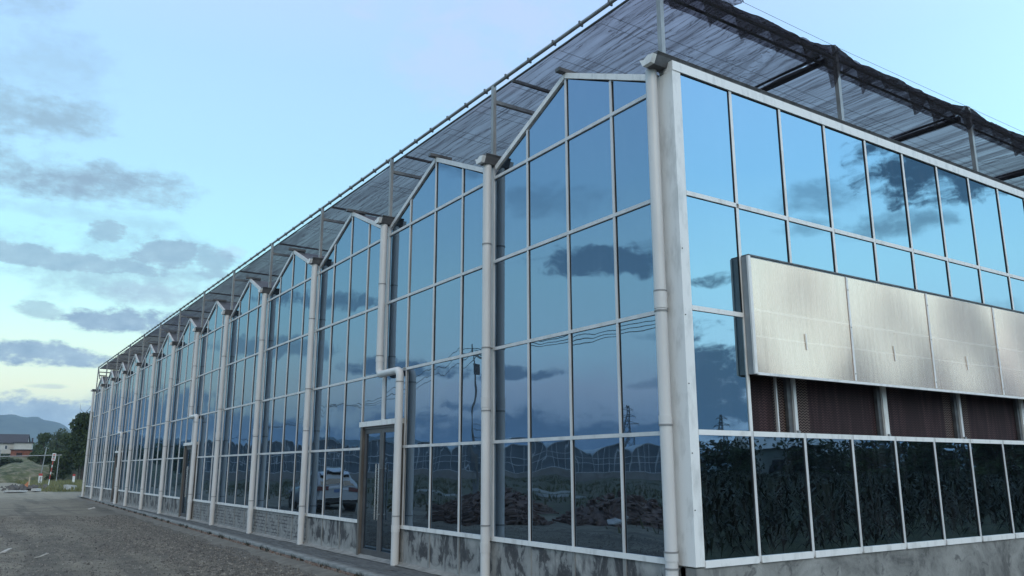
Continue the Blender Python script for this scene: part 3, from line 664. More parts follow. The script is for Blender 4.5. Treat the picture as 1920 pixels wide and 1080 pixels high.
# ---- shade net and its frame
CN = thing('shade_canopy', 'grey shade net stretched on steel posts high above the whole greenhouse roof', 'shade net')
NZ, LY = 7.74, 52.0
def canopy():
    def ztop(y): return 7.82 + .0022*y
    for k in range(NB+1):
        y = k*BAY
        obj('canopy_post', MB().box(-.03, .03, y-.035, y+.035, 6.44 if k else 6.30, ztop(y)-.02), STEEL, CN)
        if k: obj('net_beam', MB().box(.032, DEPTH, y-.03, y+.03, ztop(y)-.33, ztop(y)-.27), STEEL, CN)
        if k: obj('net_beam', MB().box(.02, DEPTH, y-.555, y-.51, ztop(y)-.145, ztop(y)-.105), DSTEEL, CN)
    obj('canopy_brace', MB().bar((0, 52, 7.9), (0, 50.9, 7.1), .05), STEEL, CN)
    for i, x in enumerate((3.78, 7.72, 11.7, 15.7)):
        obj('canopy_post', MB().box(x-.033, x+.033, .0, .065, ZT+.096, 7.88), STEEL, CN)
    # edge pipe along the long side, with clips
    obj('edge_pipe', MB().tube([(-.0, -.0, ztop(0)), (0, LY, ztop(LY))], .03, 10), STEEL, CN)
    obj('edge_pipe', MB().tube([(.075, .0, ztop(0)-.075), (.075, LY, ztop(LY)-.075)], .018, 8), DSTEEL, CN)
    clip = MB().box(-.038, .038, -.012, .012, -.04, .036).mesh('net_clip', DSTEEL)
    y = .3
    while y < LY: link('net_clip', clip, CN, (0, y, ztop(y))); y += .66
    obj('edge_pipe', MB().tube([(-.05, .28, 7.70), (16.5, .28, 7.70)], .022, 8), DSTEEL, CN)
    obj('edge_pipe', MB().tube([(-.05, .03, 7.665), (16.5, .03, 7.665)], .026, 8), DSTEEL, CN)
    wire = MB(); y = 1.0
    while y < LY:
        for d in (0, .16): obj('wire', MB().tube([(.0, y+d, NZ-.10-d*.25), (DEPTH-2, y+d, NZ-.10-d*.25)], .0035, 4, False), DSTEEL, CN)
        y += 1.15 if y < 8 else 4.0
    obj('wire', MB().tube([(-.05, -.0, 7.93), (3.78, .0, 7.86), (7.72, 0, 7.86), (11.7, 0, 7.86), (16, 0, 7.86)], .004, 4, False), DSTEEL, CN)
    # ceiling nets, one length between each pair of gathered bundles
    xb = [.10, 3.78, 7.72, 11.7, 15.7]
    for i, (xa, xc) in enumerate(zip(xb[:-1], xb[1:])):
        nx = 46; ys = np.concatenate([np.arange(.05, 8, .09), np.arange(8, 24, .22), np.arange(24, LY+.01, .5)])
        V = []
        for y in ys:
            for j in range(nx+1):
                u = j/nx; x = xa + (xc-xa)*u
                # creases fan out of the near corner on the first length
                fan = max(0, 1-y/4.5) * (1 if i == 0 else .35)
                # creases run away along the building, sweeping sideways near the open end
                q = x + fan*fan*1.6*(u) - .10*y
                amp = .030 + .022*fan
                s = noise.noise(Vector((q*4.2, y*.16 + fan*2.1*y*.3, i*3.1)))
                s2 = noise.noise(Vector((q*11, y*.3, i*5.7)))
                s3 = noise.noise(Vector((x*1.3, y*.7, i)))
                sag = -.05*math.sin(PI*u)
                V.append((x, y - (.09 if y < .06 else 0), ztop(y)-(.085 if y > .06 else .10) + sag + amp*(1-abs(s)*2.6) + .013*s2*(1+fan) + .03*s3*(.4+fan)))
        n1 = nx+1; Fq = [(a*n1+j, a*n1+j+1, (a+1)*n1+j+1, (a+1)*n1+j) for a in range(len(ys)-1) for j in range(nx)]
        link('ceiling_net', raw('ceiling_net', V, Fq, NET, True), CN)
        # gathered bundle of net along the next support
        pts = [(xc + .03*noise.noise(Vector((0, y*.7, i))), y, NZ-.02 - .02*abs(noise.noise(Vector((4, y*1.1, i))))) for y in np.arange(.2, LY, .4)]
        obj('net_bundle', MB().tube(pts, [.055 + .022*noise.noise(Vector((9, p[1]*1.7, i))) for p in pts], 9), BUNDLE, CN)
        obj('net_bundle', MB().tube([(p[0]-.16, p[1], p[2]+.02) for p in pts], [.024 + .012*noise.noise(Vector((2, p[1]*1.3, i))) for p in pts], 7), BUNDLE, CN)
    # the loose end of the net thrown over the end rail, with torn points hanging down
    for i, (xa, xc) in enumerate(((-.05, 3.78), (3.78, 7.72), (7.72, 11.7), (11.7, 15.7))):
        nu, nv = 150, 14; V = []
        for a in range(nu+1):
            u = a/nu; x = xa + (xc-xa)*u
            endp = min(1, min(u, 1-u)*7)
            rise = .17*(1-endp) + .035*noise.noise(Vector((x*1.6, 0, i))) + .05*math.sin(PI*u)
            tooth = abs(((x*1.45 + .3*noise.noise(Vector((x, 1, 1)))) % 1) - .15); tooth = tooth/.85 if ((x*1.45+.3*noise.noise(Vector((x,1,1)))) % 1) > .15 else tooth/.15
            hang = .09 + (.34 + .45*noise.noise(Vector((x*.9, 7, i))))*(1-tooth)**1.2 + .06*noise.noise(Vector((x*2.3, 5, i)))
            if u > .86: hang += .24*math.sin((u-.86)/.14*PI)
            for b in range(nv+1):
                v = b/nv
                if v < .4:   # inner side, back to the ceiling net
                    w = v/.4; y = .42 - .40*w; z = 7.70 + (rise+.055)*w
                else:
                    w = (v-.4)/.6; y = .02 - .09*math.sin(w*1.8); z = 7.755 + rise - (hang + .11 + rise*.5)*w
                k = .03*noise.noise(Vector((x*4.5 + v*2.0, v*3, i))) + .012*noise.noise(Vector((x*14, v*4, 2)))
                V.append((x, y + k, z + .5*k))
        n1 = nv+1; Fq = [(a*n1+b, a*n1+b+1, (a+1)*n1+b+1, (a+1)*n1+b) for a in range(nu) for b in range(nv)]
        link('draped_net', raw('draped_net', V, Fq, NETD, True), CN)
    # loop of net blown up above the rail near the corner
    V = []
    for a in range(40):
        x = .45 + a/39*1.15
        for b in range(12):
            th = b/11*PI*1.15; r = .075*math.sin(min(1, (a+2)/12)*PI/2)*(1 if a < 36 else (39-a)/4+.2)
            V.append((x + .02*math.sin(b), -.02 - r*math.cos(th), 7.86 + r*math.sin(th)*1.5))
    Fq = [(a*12+b, a*12+b+1, (a+1)*12+b+1, (a+1)*12+b) for a in range(39) for b in range(11)]
    link('loose_net', raw('loose_net', V, Fq, NETD, True), CN)
canopy()

# ------------------------------------------------------------------ vegetation helpers
def leaf_mesh(name, clumps, n, size, m, flat=.0):
    """n small leaf faces spread through ellipsoid clumps (x,y,z,rx,ry,rz)"""
    C = np.array(clumps, float); w = C[:, 3]*C[:, 4]*C[:, 5]; w = w**.7; idx = rng.choice(len(C), n, p=w/w.sum())
    d = rng.normal(size=(n, 3)); d /= np.linalg.norm(d, axis=1)[:, None]; r = rng.uniform(.45, 1.02, n)**.6
    P = C[idx, :3] + d*r[:, None]*C[idx, 3:6]
    a = rng.normal(size=(n, 3)); a /= np.linalg.norm(a, axis=1)[:, None]; b = np.cross(a, rng.normal(size=(n, 3))); b /= np.linalg.norm(b, axis=1)[:, None]
    s = size*rng.uniform(.6, 1.4, n)[:, None]
    V = np.stack([P - a*s, P + b*s*.45, P + a*s, P - b*s*.45], 1).reshape(-1, 3)
    return raw(name, V, np.arange(4*n).reshape(-1, 4), m)
def make_clumps(h, r, n, base=.3):
    cl = []
    for i in range(n):
        z = h*(base + (1-base)*random.random()**.8); k = 1 - max(0, (z/h-.55))*1.3; a = random.uniform(0, 2*PI); q = r*k*random.uniform(.2, .85)
        s = r*random.uniform(.24, .42); cl.append((q*math.cos(a), q*math.sin(a), z, s, s, s*.75))
    return cl
tree_lib = {}
def tree(x, y, h, r, label, group=None, m=None, kind='tree', seed=0, z=GZ, leaves=5200):
    key = (seed, kind, (m or LEAF).name)
    if key not in tree_lib:
        random.seed(100+seed)
        cl = make_clumps(1.0, .42, 22 if kind == 'tree' else 14, .30 if kind == 'tree' else .12); tk = MB()
        tk.tube([(0,0,-.02), (.01,.01,.2), (.02,-.01,.45), (0,.01,.75)], [.035,.028,.02,.007], 7)
        for c in cl[:9]: tk.tube([(0.01,0,max(.12,c[2]-.3)), (c[0]*.5, c[1]*.5, c[2]-.1), (c[0], c[1], c[2])], [.014,.009,.003], 5)
        tree_lib[key] = (leaf_mesh('crown', cl, leaves, .028, m or LEAF), tk.mesh('trunk', BARK))
    lm, tm = tree_lib[key]
    t = thing('tree' if kind == 'tree' else 'shrub', label, kind, (x, y, z), random.uniform(0, 6.28), group)
    c = link('crown', lm, t); k = link('trunk', tm, t)
    for o in (c, k): o.scale = (r/.42, r/.42, h)
    return t
def dirpos(az, dist, o=CAM): return o.x + dist*math.sin(math.radians(az)), o.y + dist*math.cos(math.radians(az))
CL = Vector((6.82, -6.78, 1.45)); CR = Vector((-6.82, 6.43, 1.45))   # where the two glass walls mirror the viewer's place to

# ------------------------------------------------------------------ far left: end of the yard, embankment, houses, trees, mountain
def mountains(name, az0, az1, dist, fn, depth=500, n=220):
    V = []
    for i in range(n+1):
        a = az0 + (az1-az0)*i/n; h = fn(a)
        for j in range(9):
            v = j/8; d = dist - depth*(1-v); x, y = dirpos(a, d); z = (h*dist)*v**.85*(1 + .10*noise.noise(Vector((a*1.4, v*3, 2))) * (1 if 0 < j < 8 else 0))
            V.append((x, y, z + GZ - .4*(j == 0)))
        x, y = dirpos(a, dist+300); V.append((x, y, GZ))
    Fq = [(a*10+b, a*10+b+1, (a+1)*10+b+1, (a+1)*10+b) for a in range(n) for b in range(9)]
    return tag(link(name, raw(name, V, Fq, MOUNT, True)), kind='structure')
def ridge1(a):
    pts = [(-25,1.2),(-15,1.6),(-8,2.2),(-2,2.6),(.5,3.05),(1.5,3.15),(2.3,3.28),(2.9,3.1),(3.3,3.12),(3.55,3.2),(3.9,3.0),(4.6,2.85),(4.95,2.8),(5.35,2.45),(5.9,2.1),(6.8,1.6),(9,1.1),(14,.9),(40,.8)]
    for (a0, e0), (a1, e1) in zip(pts[:-1], pts[1:]):
        if a0 <= a <= a1: return math.tan(math.radians(e0+(e1-e0)*(a-a0)/(a1-a0))) + .0009*noise.noise(Vector((a*3.3, 0, 0))) + .0007*noise.noise(Vector((a*8, 1, 0))) + .0003*noise.noise(Vector((a*21, 1, 0)))
    return .014
mountains('mountain', -25, 40, 2600, ridge1)
mountains('mountain', -75, -20, 2400, lambda a: math.tan(math.radians(1.75 + .35*math.sin(a*.21) + .3*noise.noise(Vector((a*.3, 5, 0))))))
mountains('mountain', 60, 190, 2600, lambda a: math.tan(math.radians(1.0 + .25*math.sin(a*.3) + .25*noise.noise(Vector((a*.25, 8, 0))))))

def embankment():
    # low weedy bank closing the end of the track
    nx, ny = 60, 18; V = []
    for j in range(ny+1):
        for i in range(nx+1):
            x = -9 + 26*i/nx; y = 128 + 22*j/ny + .15*(x)
            s = max(0, math.sin(PI*min(1, j/ny*1.05)))**.7
            prof = 1.2 + 1.7*math.exp(-((x-.5)/3.2)**2) + 1.0*max(0, min(1, (x-1)/4)) + 1.1*max(0, min(1, (x-4.5)/1.5)) - 1.1*max(0, min(1, (-x-3)/4))
            V.append((x, y, GZ-.1 + s*prof + s*.35*noise.noise(Vector((x*.6, y*.5, 0))) + s*.12*noise.noise(Vector((x*2, y*2, 0)))))
    n1 = nx+1; Fq = [(j*n1+i, j*n1+i+1, (j+1)*n1+i+1, (j+1)*n1+i) for j in range(ny) for i in range(nx)]
    tag(link('embankment', raw('embankment', V, Fq, MOUND, True)), kind='structure')
embankment()
def grass_patch():
    n = 15000; V = []; 
    X = rng.uniform(-.9, 11, n*2); Y = rng.uniform(72, 128, n*2)
    k = np.array([x > -.7 + 1.2*noise.noise(Vector((0, y*.3, 0))) + (.02*(y-80)) for x, y in zip(X, Y)]); X, Y = X[k][:n], Y[k][:n]
    n = len(X); h = rng.uniform(.15, .55, n); a = rng.uniform(0, PI, n); w = .07
    Z = np.full(n, GZ+.0)
    V = np.stack([np.stack([X-w*np.cos(a), Y-w*np.sin(a), Z], 1), np.stack([X+w*np.cos(a), Y+w*np.sin(a), Z], 1), np.stack([X+rng.normal(0,.09,n), Y+rng.normal(0,.09,n), Z+h], 1)], 1).reshape(-1, 3)
    tag(link('grass', raw('grass', V, np.arange(3*n).reshape(-1, 3), GRASSM)), 'tall dry yellow-green grass on the verge past the greenhouse end', 'grass', kind='stuff')
    # weeds along the foot of the kerb
    ys = rng.uniform(6, 45, 420); V = []
    for y in ys:
        if noise.noise(Vector((0, y*1.3, 4))) < .02: continue
        for q in range(5):
            x = edge_x(y)-.03+random.uniform(-.03,.03); yy = y+random.uniform(-.05,.05); hh = random.uniform(.03,.10); a = random.uniform(0,PI)
            V += [(x-.008*math.cos(a), yy-.008*math.sin(a), GZ+.06), (x+.008*math.cos(a), yy+.008*math.sin(a), GZ+.06), (x+random.uniform(-.05,.03), yy+random.uniform(-.04,.04), GZ+.08+hh)]
    tag(link('weeds', raw('weeds', V, np.arange(len(V)).reshape(-1, 3), mat('dark_weeds', (.022,.026,.016), .8))), 'sparse dark weeds sprouting along the brick edge of the pavement', 'weeds', kind='stuff')
grass_patch()
WHITE = mat('white_paint', rough=.6, build=weathered((.50,.50,.48), (.68,.68,.66), 6)); RED = mat('red_paint', (.36,.05,.04), .6)
def marker(x, y, h, w, label, marks=False):
    t = thing('marker_post', label, 'marker post', (x, y, GZ))
    obj('post', MB().box(-w/2, w/2, -w/2, w/2, 0, h*.80), WHITE, t); obj('cap', MB().box(-w/2-.004, w/2+.004, -w/2-.004, w/2+.004, h*.801, h), RED, t)
    if marks:
        mk_ = MB()
        for i in range(4):
            z = h*(.33+.11*i); mk_.box(-w*.28, w*.28, -w/2-.006, -w/2-.001, z, z+h*.035); mk_.box(-w*.06, w*.06, -w/2-.008, -w/2-.0065, z-h*.03, z+h*.06)
        obj('painted_marks', mk_, mat('black_print', (.03,.03,.03), .7), t)
    obj('foot', MB().box(-w*.4, w*.4, -w*.4, w*.4, -.1, 0), KERB, t)
px, py = dirpos(4.15, 112); marker(px, py, 1.35*1.0, .36, 'squat white marker post with red cap and black characters, in front of the bank', True)
px, py = dirpos(5.92, 112); marker(px, py, 1.28, .25, 'slim plain white marker post with red cap beside the greenhouse corner')
def striped_pole():
    x, y = dirpos(4.60, 92); t = thing('striped_pole', 'tall leaning red and white striped pole carrying a small white sign', 'sign pole', (x, y, GZ)); t.rotation_euler = (0, .07, 0)
    zs = [0,.9,1.35,1.6,2.0,2.25,2.65]
    for i, (a, b) in enumerate(zip(zs[:-1], zs[1:])): obj('band', MB().tube([(0,0,a),(0,0,b-.002)], .04, 8), WHITE if i % 2 == 0 else RED, t)
    s = obj('sign', MB().box(-.16, .16, -.03, .03, 2.65, 3.35), WHITE, t)
    for i in range(3): obj('lamp_mark', MB().box(-.09, .09, -.045, -.031, 2.76+.19*i, 2.88+.19*i), RED if i != 1 else mat('black_print'), s)
striped_pole()
def barrier():
    t = thing('height_barrier', 'long thin grey pipe bar held across the track by three posts', 'barrier', (0, 0, 0))
    a = dirpos(1.0, 121); b = dirpos(5.15, 121)
    obj('bar', MB().tube([(a[0], a[1], 2.95), (b[0], b[1], 3.25)], .055, 8), STEEL, t)
    for az in (1.95, 4.12):
        x, y = dirpos(az, 121.4); h = 4.2 if az < 2 else 4.6
        o = obj('post', MB().tube([(0,0,0), (.35 if az > 2 else 0, 0, h)], .06, 8), STEEL, t, (x, y, GZ))
    x, y = dirpos(5.0, 121.3); obj('post', MB().tube([(0,0,0),(0,0,3.5)], .05, 8), STEEL, t, (x, y, GZ))
barrier()
def debris():
    x, y = dirpos(3.45, 86)
    t = tag(scatter_rocks('rubble_heap', [(random.gauss(0,.9), random.gauss(0,1.6), random.random()*.35) for _ in range(160)], [random.uniform(.1,.3) for _ in range(160)], mat('dark_rubble', rough=.95, build=weathered((.04,.037,.033), (.11,.10,.09), 3, rnd=0))),
        'low heap of dark broken rubble at the edge of the grass', 'rubble', kind='stuff'); t.location = (x, y, GZ)
    s = obj('kerb_slab', MB().bar((0,0,.22), (3.4, -5.5, .2), .3, .12), KERB); s.location = dirpos(3.9, 90) + (GZ,); tag(s, 'long pale concrete slab lying on the dark rubble heap', 'slab')
    def slab(az, d, l, w, h, r, m, label, name='broken_slab', cat='slab'):
        b = MB().prism([(-l/2,-w/2),(l*.1,-w*.6),(l/2,-w*.3),(l*.42,w/2),(-l*.2,w*.55),(-l/2,w*.2)], 2, 0, h)
        o = obj(name, b, m); o.location = dirpos(az, d) + (GZ+.05,); o.rotation_euler = (random.uniform(-.1,.1), random.uniform(-.1,.1), r); tag(o, label, cat)
    PALE = mat('pale_concrete', rough=.85, build=weathered((.30,.30,.29), (.44,.44,.42), 4))
    slab(2.95, 77, 1.6, .9, .14, .2, PALE, 'flat white broken slab lying left of the rubble heap'); slab(4.0, 79, .75, .6, .22, .8, PALE, 'small pale chunk just right of the flat white slab', 'concrete_chunk', 'chunk')
    slab(5.75, 82, 1.0, .7, .42, .4, PALE, 'grey block lying alone in the grass near the greenhouse corner', 'concrete_block', 'block')
    x, y = dirpos(3.6, 96); t = thing('stake', 'short pale wooden stake standing behind the rubble', 'stake', (x, y, GZ))
    obj('shaft', MB().box(-.06,.06,-.06,.06,0,1.1), mat('raw_wood', (.36,.31,.22), .8), t)
    obj('orange_mesh', MB().add([(-.9,0,.0),(0,.0,.0),(0,0,.75),(-.35,0,.35)], [(0,1,2,3)]).add([(-.9,.02,.0),(0,.02,.0),(0,.02,.75),(-.35,.02,.35)], [(3,2,1,0)]), mat('orange_mesh', (.42,.16,.08), .8), t)
    PAPER = mat('pale_litter', rough=.8, build=weathered((.26,.25,.23), (.44,.43,.40), 9))
    def litter(x, y, l, w, r, label):
        b = MB().prism([(-l/2,0),(-l*.1,-w/2),(l/2,-w*.2),(l*.3,w*.3),(-l*.3,w/2)], 2, 0, .02); b.v = [(p[0], p[1], p[2] + .16*l*math.sin(p[0]*14)) for p in b.v]
        o = obj('litter', b, PAPER); o.location = (x, y, GZ+.05); o.rotation_euler = (0,0,r); tag(o, label, 'litter')
    litter(-5.74, 15.0, .26, .12, .5, 'crumpled white scrap on the gravel, nearest the left edge')
    litter(-5.16, 13.4, .27, .07, -.35, 'flat pale strip of litter on the near gravel')
    litter(-1.55, 36.0, .4, .2, -.3, 'thin pale scrap on the gravel beside the far pavement')
debris()
def house():
    WALL = mat('pale_house_wall', rough=.85, build=weathered((.34,.33,.30), (.46,.45,.42), .6)); TILE = mat('dark_roof_tiles', rough=.8, build=weathered((.028,.028,.034), (.055,.055,.065), 2, (1,6,1)))
    x, y = dirpos(2.62, 205); t = thing('house', 'white walled house with dark pitched roof standing above the trees', 'house', (x, y, 4.7), -.18); t.scale = (.74, .74, .74)
    obj('wall', MB().prism([(-3.2,0),(3.2,0),(3.2,3.2),(0,5.3),(-3.2,3.2)], 0, -4.6, 3.2), WALL, t)
    r = MB()
    for s in (-1, 1): r.add([(-5.0,s*3.6,3.0),(3.6,s*3.6,3.0),(3.4,0,5.55),(-4.8,0,5.55),(-5.0,s*3.6,2.8),(3.6,s*3.6,2.8),(3.4,0,5.35),(-4.8,0,5.35)], [(0,1,2,3),(7,6,5,4),(0,1,5,4),(1,2,6,5),(3,0,4,7)])
    obj('roof', r, TILE, t)
    obj('annex_wall', MB().box(.6, 5.0, -5.6, -3.3, -.2, 2.9), WALL, t); obj('annex_roof', MB().box(.3, 5.3, -5.9, -3.0, 2.91, 3.2), TILE, t)
    obj('chimney', MB().box(4.6, 5.0, -4.4, -4.0, 3.2, 4.4), TILE, t)
    for wx in (-3.4, -1.6): w = obj('window', MB().box(wx-.35, wx+.35, -3.26, -3.201, 1.2, 2.3), ALU, t); obj('glass', MB().box(wx-.28, wx+.28, -3.29, -3.262, 1.27, 2.23), FARGLASS, w)
    x, y = dirpos(3.08, 190); b = thing('brick_shed', 'low orange-red brick shed below the white house', 'shed', (x, y, 3.3), -.1); b.scale = (.62, .62, .62)
    obj('wall', MB().box(-3.2, 2.6, -2, 2, 0, 3.0), mat('orange_brick', rough=.9, build=weathered((.15,.055,.035), (.22,.085,.055), 2)), b); obj('roof', MB().box(-3.5, 2.9, -2.3, 2.3, 3.0, 3.25), TILE, b)
    obj('window', MB().box(-1.6, 0, -2.05, -2.001, 1.0, 2.2), mat('dark_opening', (.03,.015,.012), .9), b)
    # the rise they stand on
    n = 30; V = []
    for j in range(n+1):
        for i in range(n+1):
            X = -40 + 80*i/n; Y = 165 + 90*j/n; s = math.sin(PI*i/n)*math.sin(PI*min(1, j/n+.0)); V.append((X, Y, GZ-.2 + 4.4*min(1, s*2.2)))
    Fq = [(j*(n+1)+i, j*(n+1)+i+1, (j+1)*(n+1)+i+1, (j+1)*(n+1)+i) for j in range(n) for i in range(n)]
    tag(link('hillside', raw('hillside', V, Fq, MOUND, True)), kind='structure')
house()
def far_trees():
    x, y = dirpos(6.35, 132); tree(x, y, 9.4, 3.3, 'big dark leafy tree rising beside the far greenhouse corner', seed=1, leaves=9000)
    x, y = dirpos(7.3, 126); tree(x, y, 8.5, 3.0, 'dark tree partly hidden behind the far greenhouse corner', seed=2, leaves=7000)
    x, y = dirpos(5.55, 139); tree(x, y, 6.6, 2.6, 'lower dense tree left of the big dark tree', seed=3)
    # bare twigs above the big tree
    x, y = dirpos(6.15, 134); tw = MB(); tw.tube([(0,0,0),(0,0,6),(.2,0,10.3)], [.12,.07,.012], 6)
    for i in range(9): z = 6.5+i*.42; s = (-1)**i; tw.tube([(.05*(z-6)*.3,0,z),(s*(.5+.1*i*.3),.1,z+1.0),(s*.7,.1,z+1.7)], [.03,.018,.006], 4)
    t = thing('bare_tree', 'leafless twiggy tree poking above the big dark crown', 'tree', (x, y, GZ)); obj('trunk', tw, BARK, t)
    for az, d, h, r, m_, lab, kd, sd in ((1.9,150,3.6,3.2,LEAF2,'broad grey-green shrub behind the left barrier post','shrub',11),(2.9,152,3.3,2.6,LEAF2,'grey-green shrub right of the broad one behind the bar','shrub',12),
        (.6,148,3.8,3.0,LEAF2,'grey-green shrub at the left picture edge','shrub',13),(1.4,139,2.4,1.9,LEAFR,'low reddish brown shrub at the left foot of the bank','shrub',14),(4.1,158,4.6,2.6,LEAF,'dark bush behind the slanting barrier post','shrub',15),
        (4.9,160,5.2,2.4,LEAF,'dark bush between the slanting post and the trees','shrub',16),(.8,178,3.9,2.6,LEAF,'dark tree in front of the white house gable','tree',17),(2.0,176,3.6,2.6,LEAF,'dark tree below the white house windows','tree',18),
        (4.15,186,8.2,2.4,LEAF,'dark tree right of the brick shed','tree',19),(5.35,134,4.2,1.7,LEAF,'dark bush on the right shoulder of the bank','shrub',21),(5.0,131,2.6,1.5,LEAF,'small dark bush low on the bank behind the striped pole','shrub',22),(4.9,184,8.8,2.6,LEAF2,'grey-green tree beyond the barrier bar','tree',20)):
        x, y = dirpos(az, d); tree(x, y, h, r, lab, m=m_, kind=kd, seed=sd, leaves=3600)
    tops = []; nlf = 9000
    cl = []
    for i in range(120):
        a = -12 + 40*i/119; x, y = dirpos(a, random.uniform(250, 300)); h = random.uniform(7.2, 9.6); cl.append((x, y, h-2.5, 5, 4, 2.6)); cl.append((x, y, h-6, 5, 4, 3.5))
    tag(link('distant_wood', leaf_mesh('distant_wood', cl, 42000, .55, LEAF)), 'distant dark belt of woodland below the blue mountain', 'wood', kind='stuff')
far_trees()

# ------------------------------------------------------------------ across the yard: what the long glass wall mirrors
def car():
    t = thing('parked_car', 'white family SUV parked across the yard, mirrored in the long glass wall', 'car', (-7.3, 28.3, GZ))
    W = mat('white_car_paint', (.42,.435,.45), .25, spec=.6); W.node_tree.nodes['Principled BSDF'].inputs['Coat Weight'].default_value = .6
    BK = mat('black_plastic', (.018,.018,.02), .5); CG = mat('dark_car_glass', (.012,.014,.016), .06, spec=.9)
    # y: 0 = rear bumper, 4.75 = nose. sections: y, half width, z bottom, z waist, (rounded)
    sec = [(0.0,.80,.42,.92),(.06,.88,.34,1.02),(.35,.93,.28,1.10),(1.2,.945,.26,1.08),(2.4,.945,.26,1.05),(3.3,.935,.26,1.02),(3.9,.92,.27,.96),(4.4,.87,.30,.86),(4.68,.74,.36,.72),(4.75,.60,.42,.62)]
    V = []; R = 12
    for y, w, zb, zt in sec:
        pr = [(-w*.86,zb),(-w*.98,zb+.10),(-w,(zb+zt)/2-.05),(-w*.985,zt-.16),(-w*.93,zt-.03),(-w*.78,zt),(w*.78,zt),(w*.93,zt-.03),(w*.985,zt-.16),(w,(zb+zt)/2-.05),(w*.98,zb+.10),(w*.86,zb)]
        V += [(p[0], y, p[1]) for p in pr]
    Fq = [(i*R+k, i*R+(k+1)%R, (i+1)*R+(k+1)%R, (i+1)*R+k) for i in range(len(sec)-1) for k in range(R)]
    mb = MB().add(V, Fq, True); mb.add(V[:R], [tuple(range(R))]); mb.add(V[-R:], [tuple(range(R))])
    # cabin
    cs = [(.10,.80,1.04,1.10),(.22,.80,1.04,1.44),(.45,.74,1.04,1.68),(1.2,.72,1.04,1.745),(2.2,.71,1.02,1.74),(2.75,.69,1.02,1.66),(3.35,.72,1.0,1.24),(3.65,.76,.98,1.02)]
    V = []
    for y, w, zb, zt in cs: V += [(-w-.08,y,zb),(-w-.02 if zt > 1.4 else -w-.06,y,zt-(.12 if zt > 1.3 else .02)),(-w+.12,y,zt),(w-.12,y,zt),(w+.02 if zt > 1.4 else w+.06,y,zt-(.12 if zt > 1.3 else .02)),(w+.08,y,zb)]
    Fq = [(i*6+k, i*6+k+1, (i+1)*6+k+1, (i+1)*6+k) for i in range(len(cs)-1) for k in range(5)]
    mb.add(V, Fq, True); mb.add(V[:6], [tuple(range(6))]); obj('body', mb, W, t)
    for s in (-1, 1):
        for i, (a, b) in enumerate(((.50,1.15),(1.22,2.15),(2.22,3.10))):
            za, zb2 = 1.10, 1.58; f = lambda y: s*(.812 + .004)
            top_b = zb2 if b < 3 else 1.32
            o = MB().add([(s*.832, a, za), (s*.815, b, za), (s*.745 if b < 3 else s*.765, min(b, 2.85), zb2-.02 if b < 3 else 1.52), (s*.765, a+.04 if i else a+.10, zb2)], [(0,1,2,3)])
            o.add([(s*.80, a, za), (s*.80, b, za), (s*.72, min(b, 2.85), zb2-.04), (s*.72, a+.05, zb2-.02)], [(0,1,2,3)])
            obj('side_window', o, CG, t)
            if i: obj('door_handle', MB().box(s*.93, s*.965, a+.08, a+.28, .92, .955), W, t)
        tl = MB().prism([(.0,.86),(.42,.90),(.40,1.0),(.02,1.03)], 0, s*.55, s*.935); obj('tail_light', tl, mat('tail_lamp_red', (.10,.012,.012), .15), t, (0,-.03,0))
        obj('mirror', MB().box(s*.93, s*1.10, 3.0, 3.12, 1.06, 1.20), W, t)
        obj('headlight', MB().prism([(4.25,.70),(4.66,.62),(4.62,.76),(4.3,.84)], 0, s*.62, s*.90), ALU, t)
        obj('roof_rail', MB().tube([(s*.64,.5,1.745),(s*.64,1.4,1.79),(s*.64,2.5,1.775)], .018, 6), STEEL, t)
        for y in (.85, 3.78):
            w = obj('wheel', MB().tube([(s*.70,y,.35),(s*.95,y,.35)], .35, 22, smooth=False), mat('tyre_rubber', (.015,.015,.016), .8), t)
            r = MB().tube([(s*.951,y,.35),(s*.956,y,.35)], .24, 18)
            for q in range(5): a = q*2*PI/5; r.bar((s*.962,y+.05*math.cos(a),.35+.05*math.sin(a)), (s*.962,y+.22*math.cos(a),.35+.22*math.sin(a)), .05, .014, (1,0,0))
            obj('rim', r, mat('alloy', (.25,.26,.27), .35, .7), w)
            obj('wheel_arch', MB().tube([(s*.90,y,.36),(s*.951,y,.36)], .41, 22, smooth=False), BK, t)
    obj('rear_window', MB().add([(-.70,.085,1.10),(.70,.085,1.10),(.63,.28,1.56),(-.63,.28,1.56)], [(0,1,2,3)]).add([(-.70,.11,1.09),(.70,.11,1.09),(.63,.31,1.55),(-.63,.31,1.55)], [(3,2,1,0)]), CG, t)
    obj('rear_spoiler', MB().prism([(.12,1.60),(.5,1.72),(.5,1.66),(.16,1.57)], 0, -.62, .62), W, t)
    obj('rear_bumper', MB().box(-.82, .82, -.06, .03, .36, .50), BK, t); obj('bumper_trim', MB().box(-.80, .80, -.075, -.061, .50, .53), ALU, t)
    obj('number_plate', MB().box(-.22, .22, -.022, -.004, .72, .86), mat('plate_blue', (.10,.16,.30), .4), t)
    obj('underbody', MB().box(-.8, .8, .3, 4.4, .22, .34), BK, t)
    obj('chrome_strip', MB().box(-.5, .5, -.02, -.004, .915, .94), ALU, t)
car()
BRK = mat('broken_brick', rough=.95, build=weathered((.07,.045,.038), (.17,.12,.10), 5, rnd=0)); 
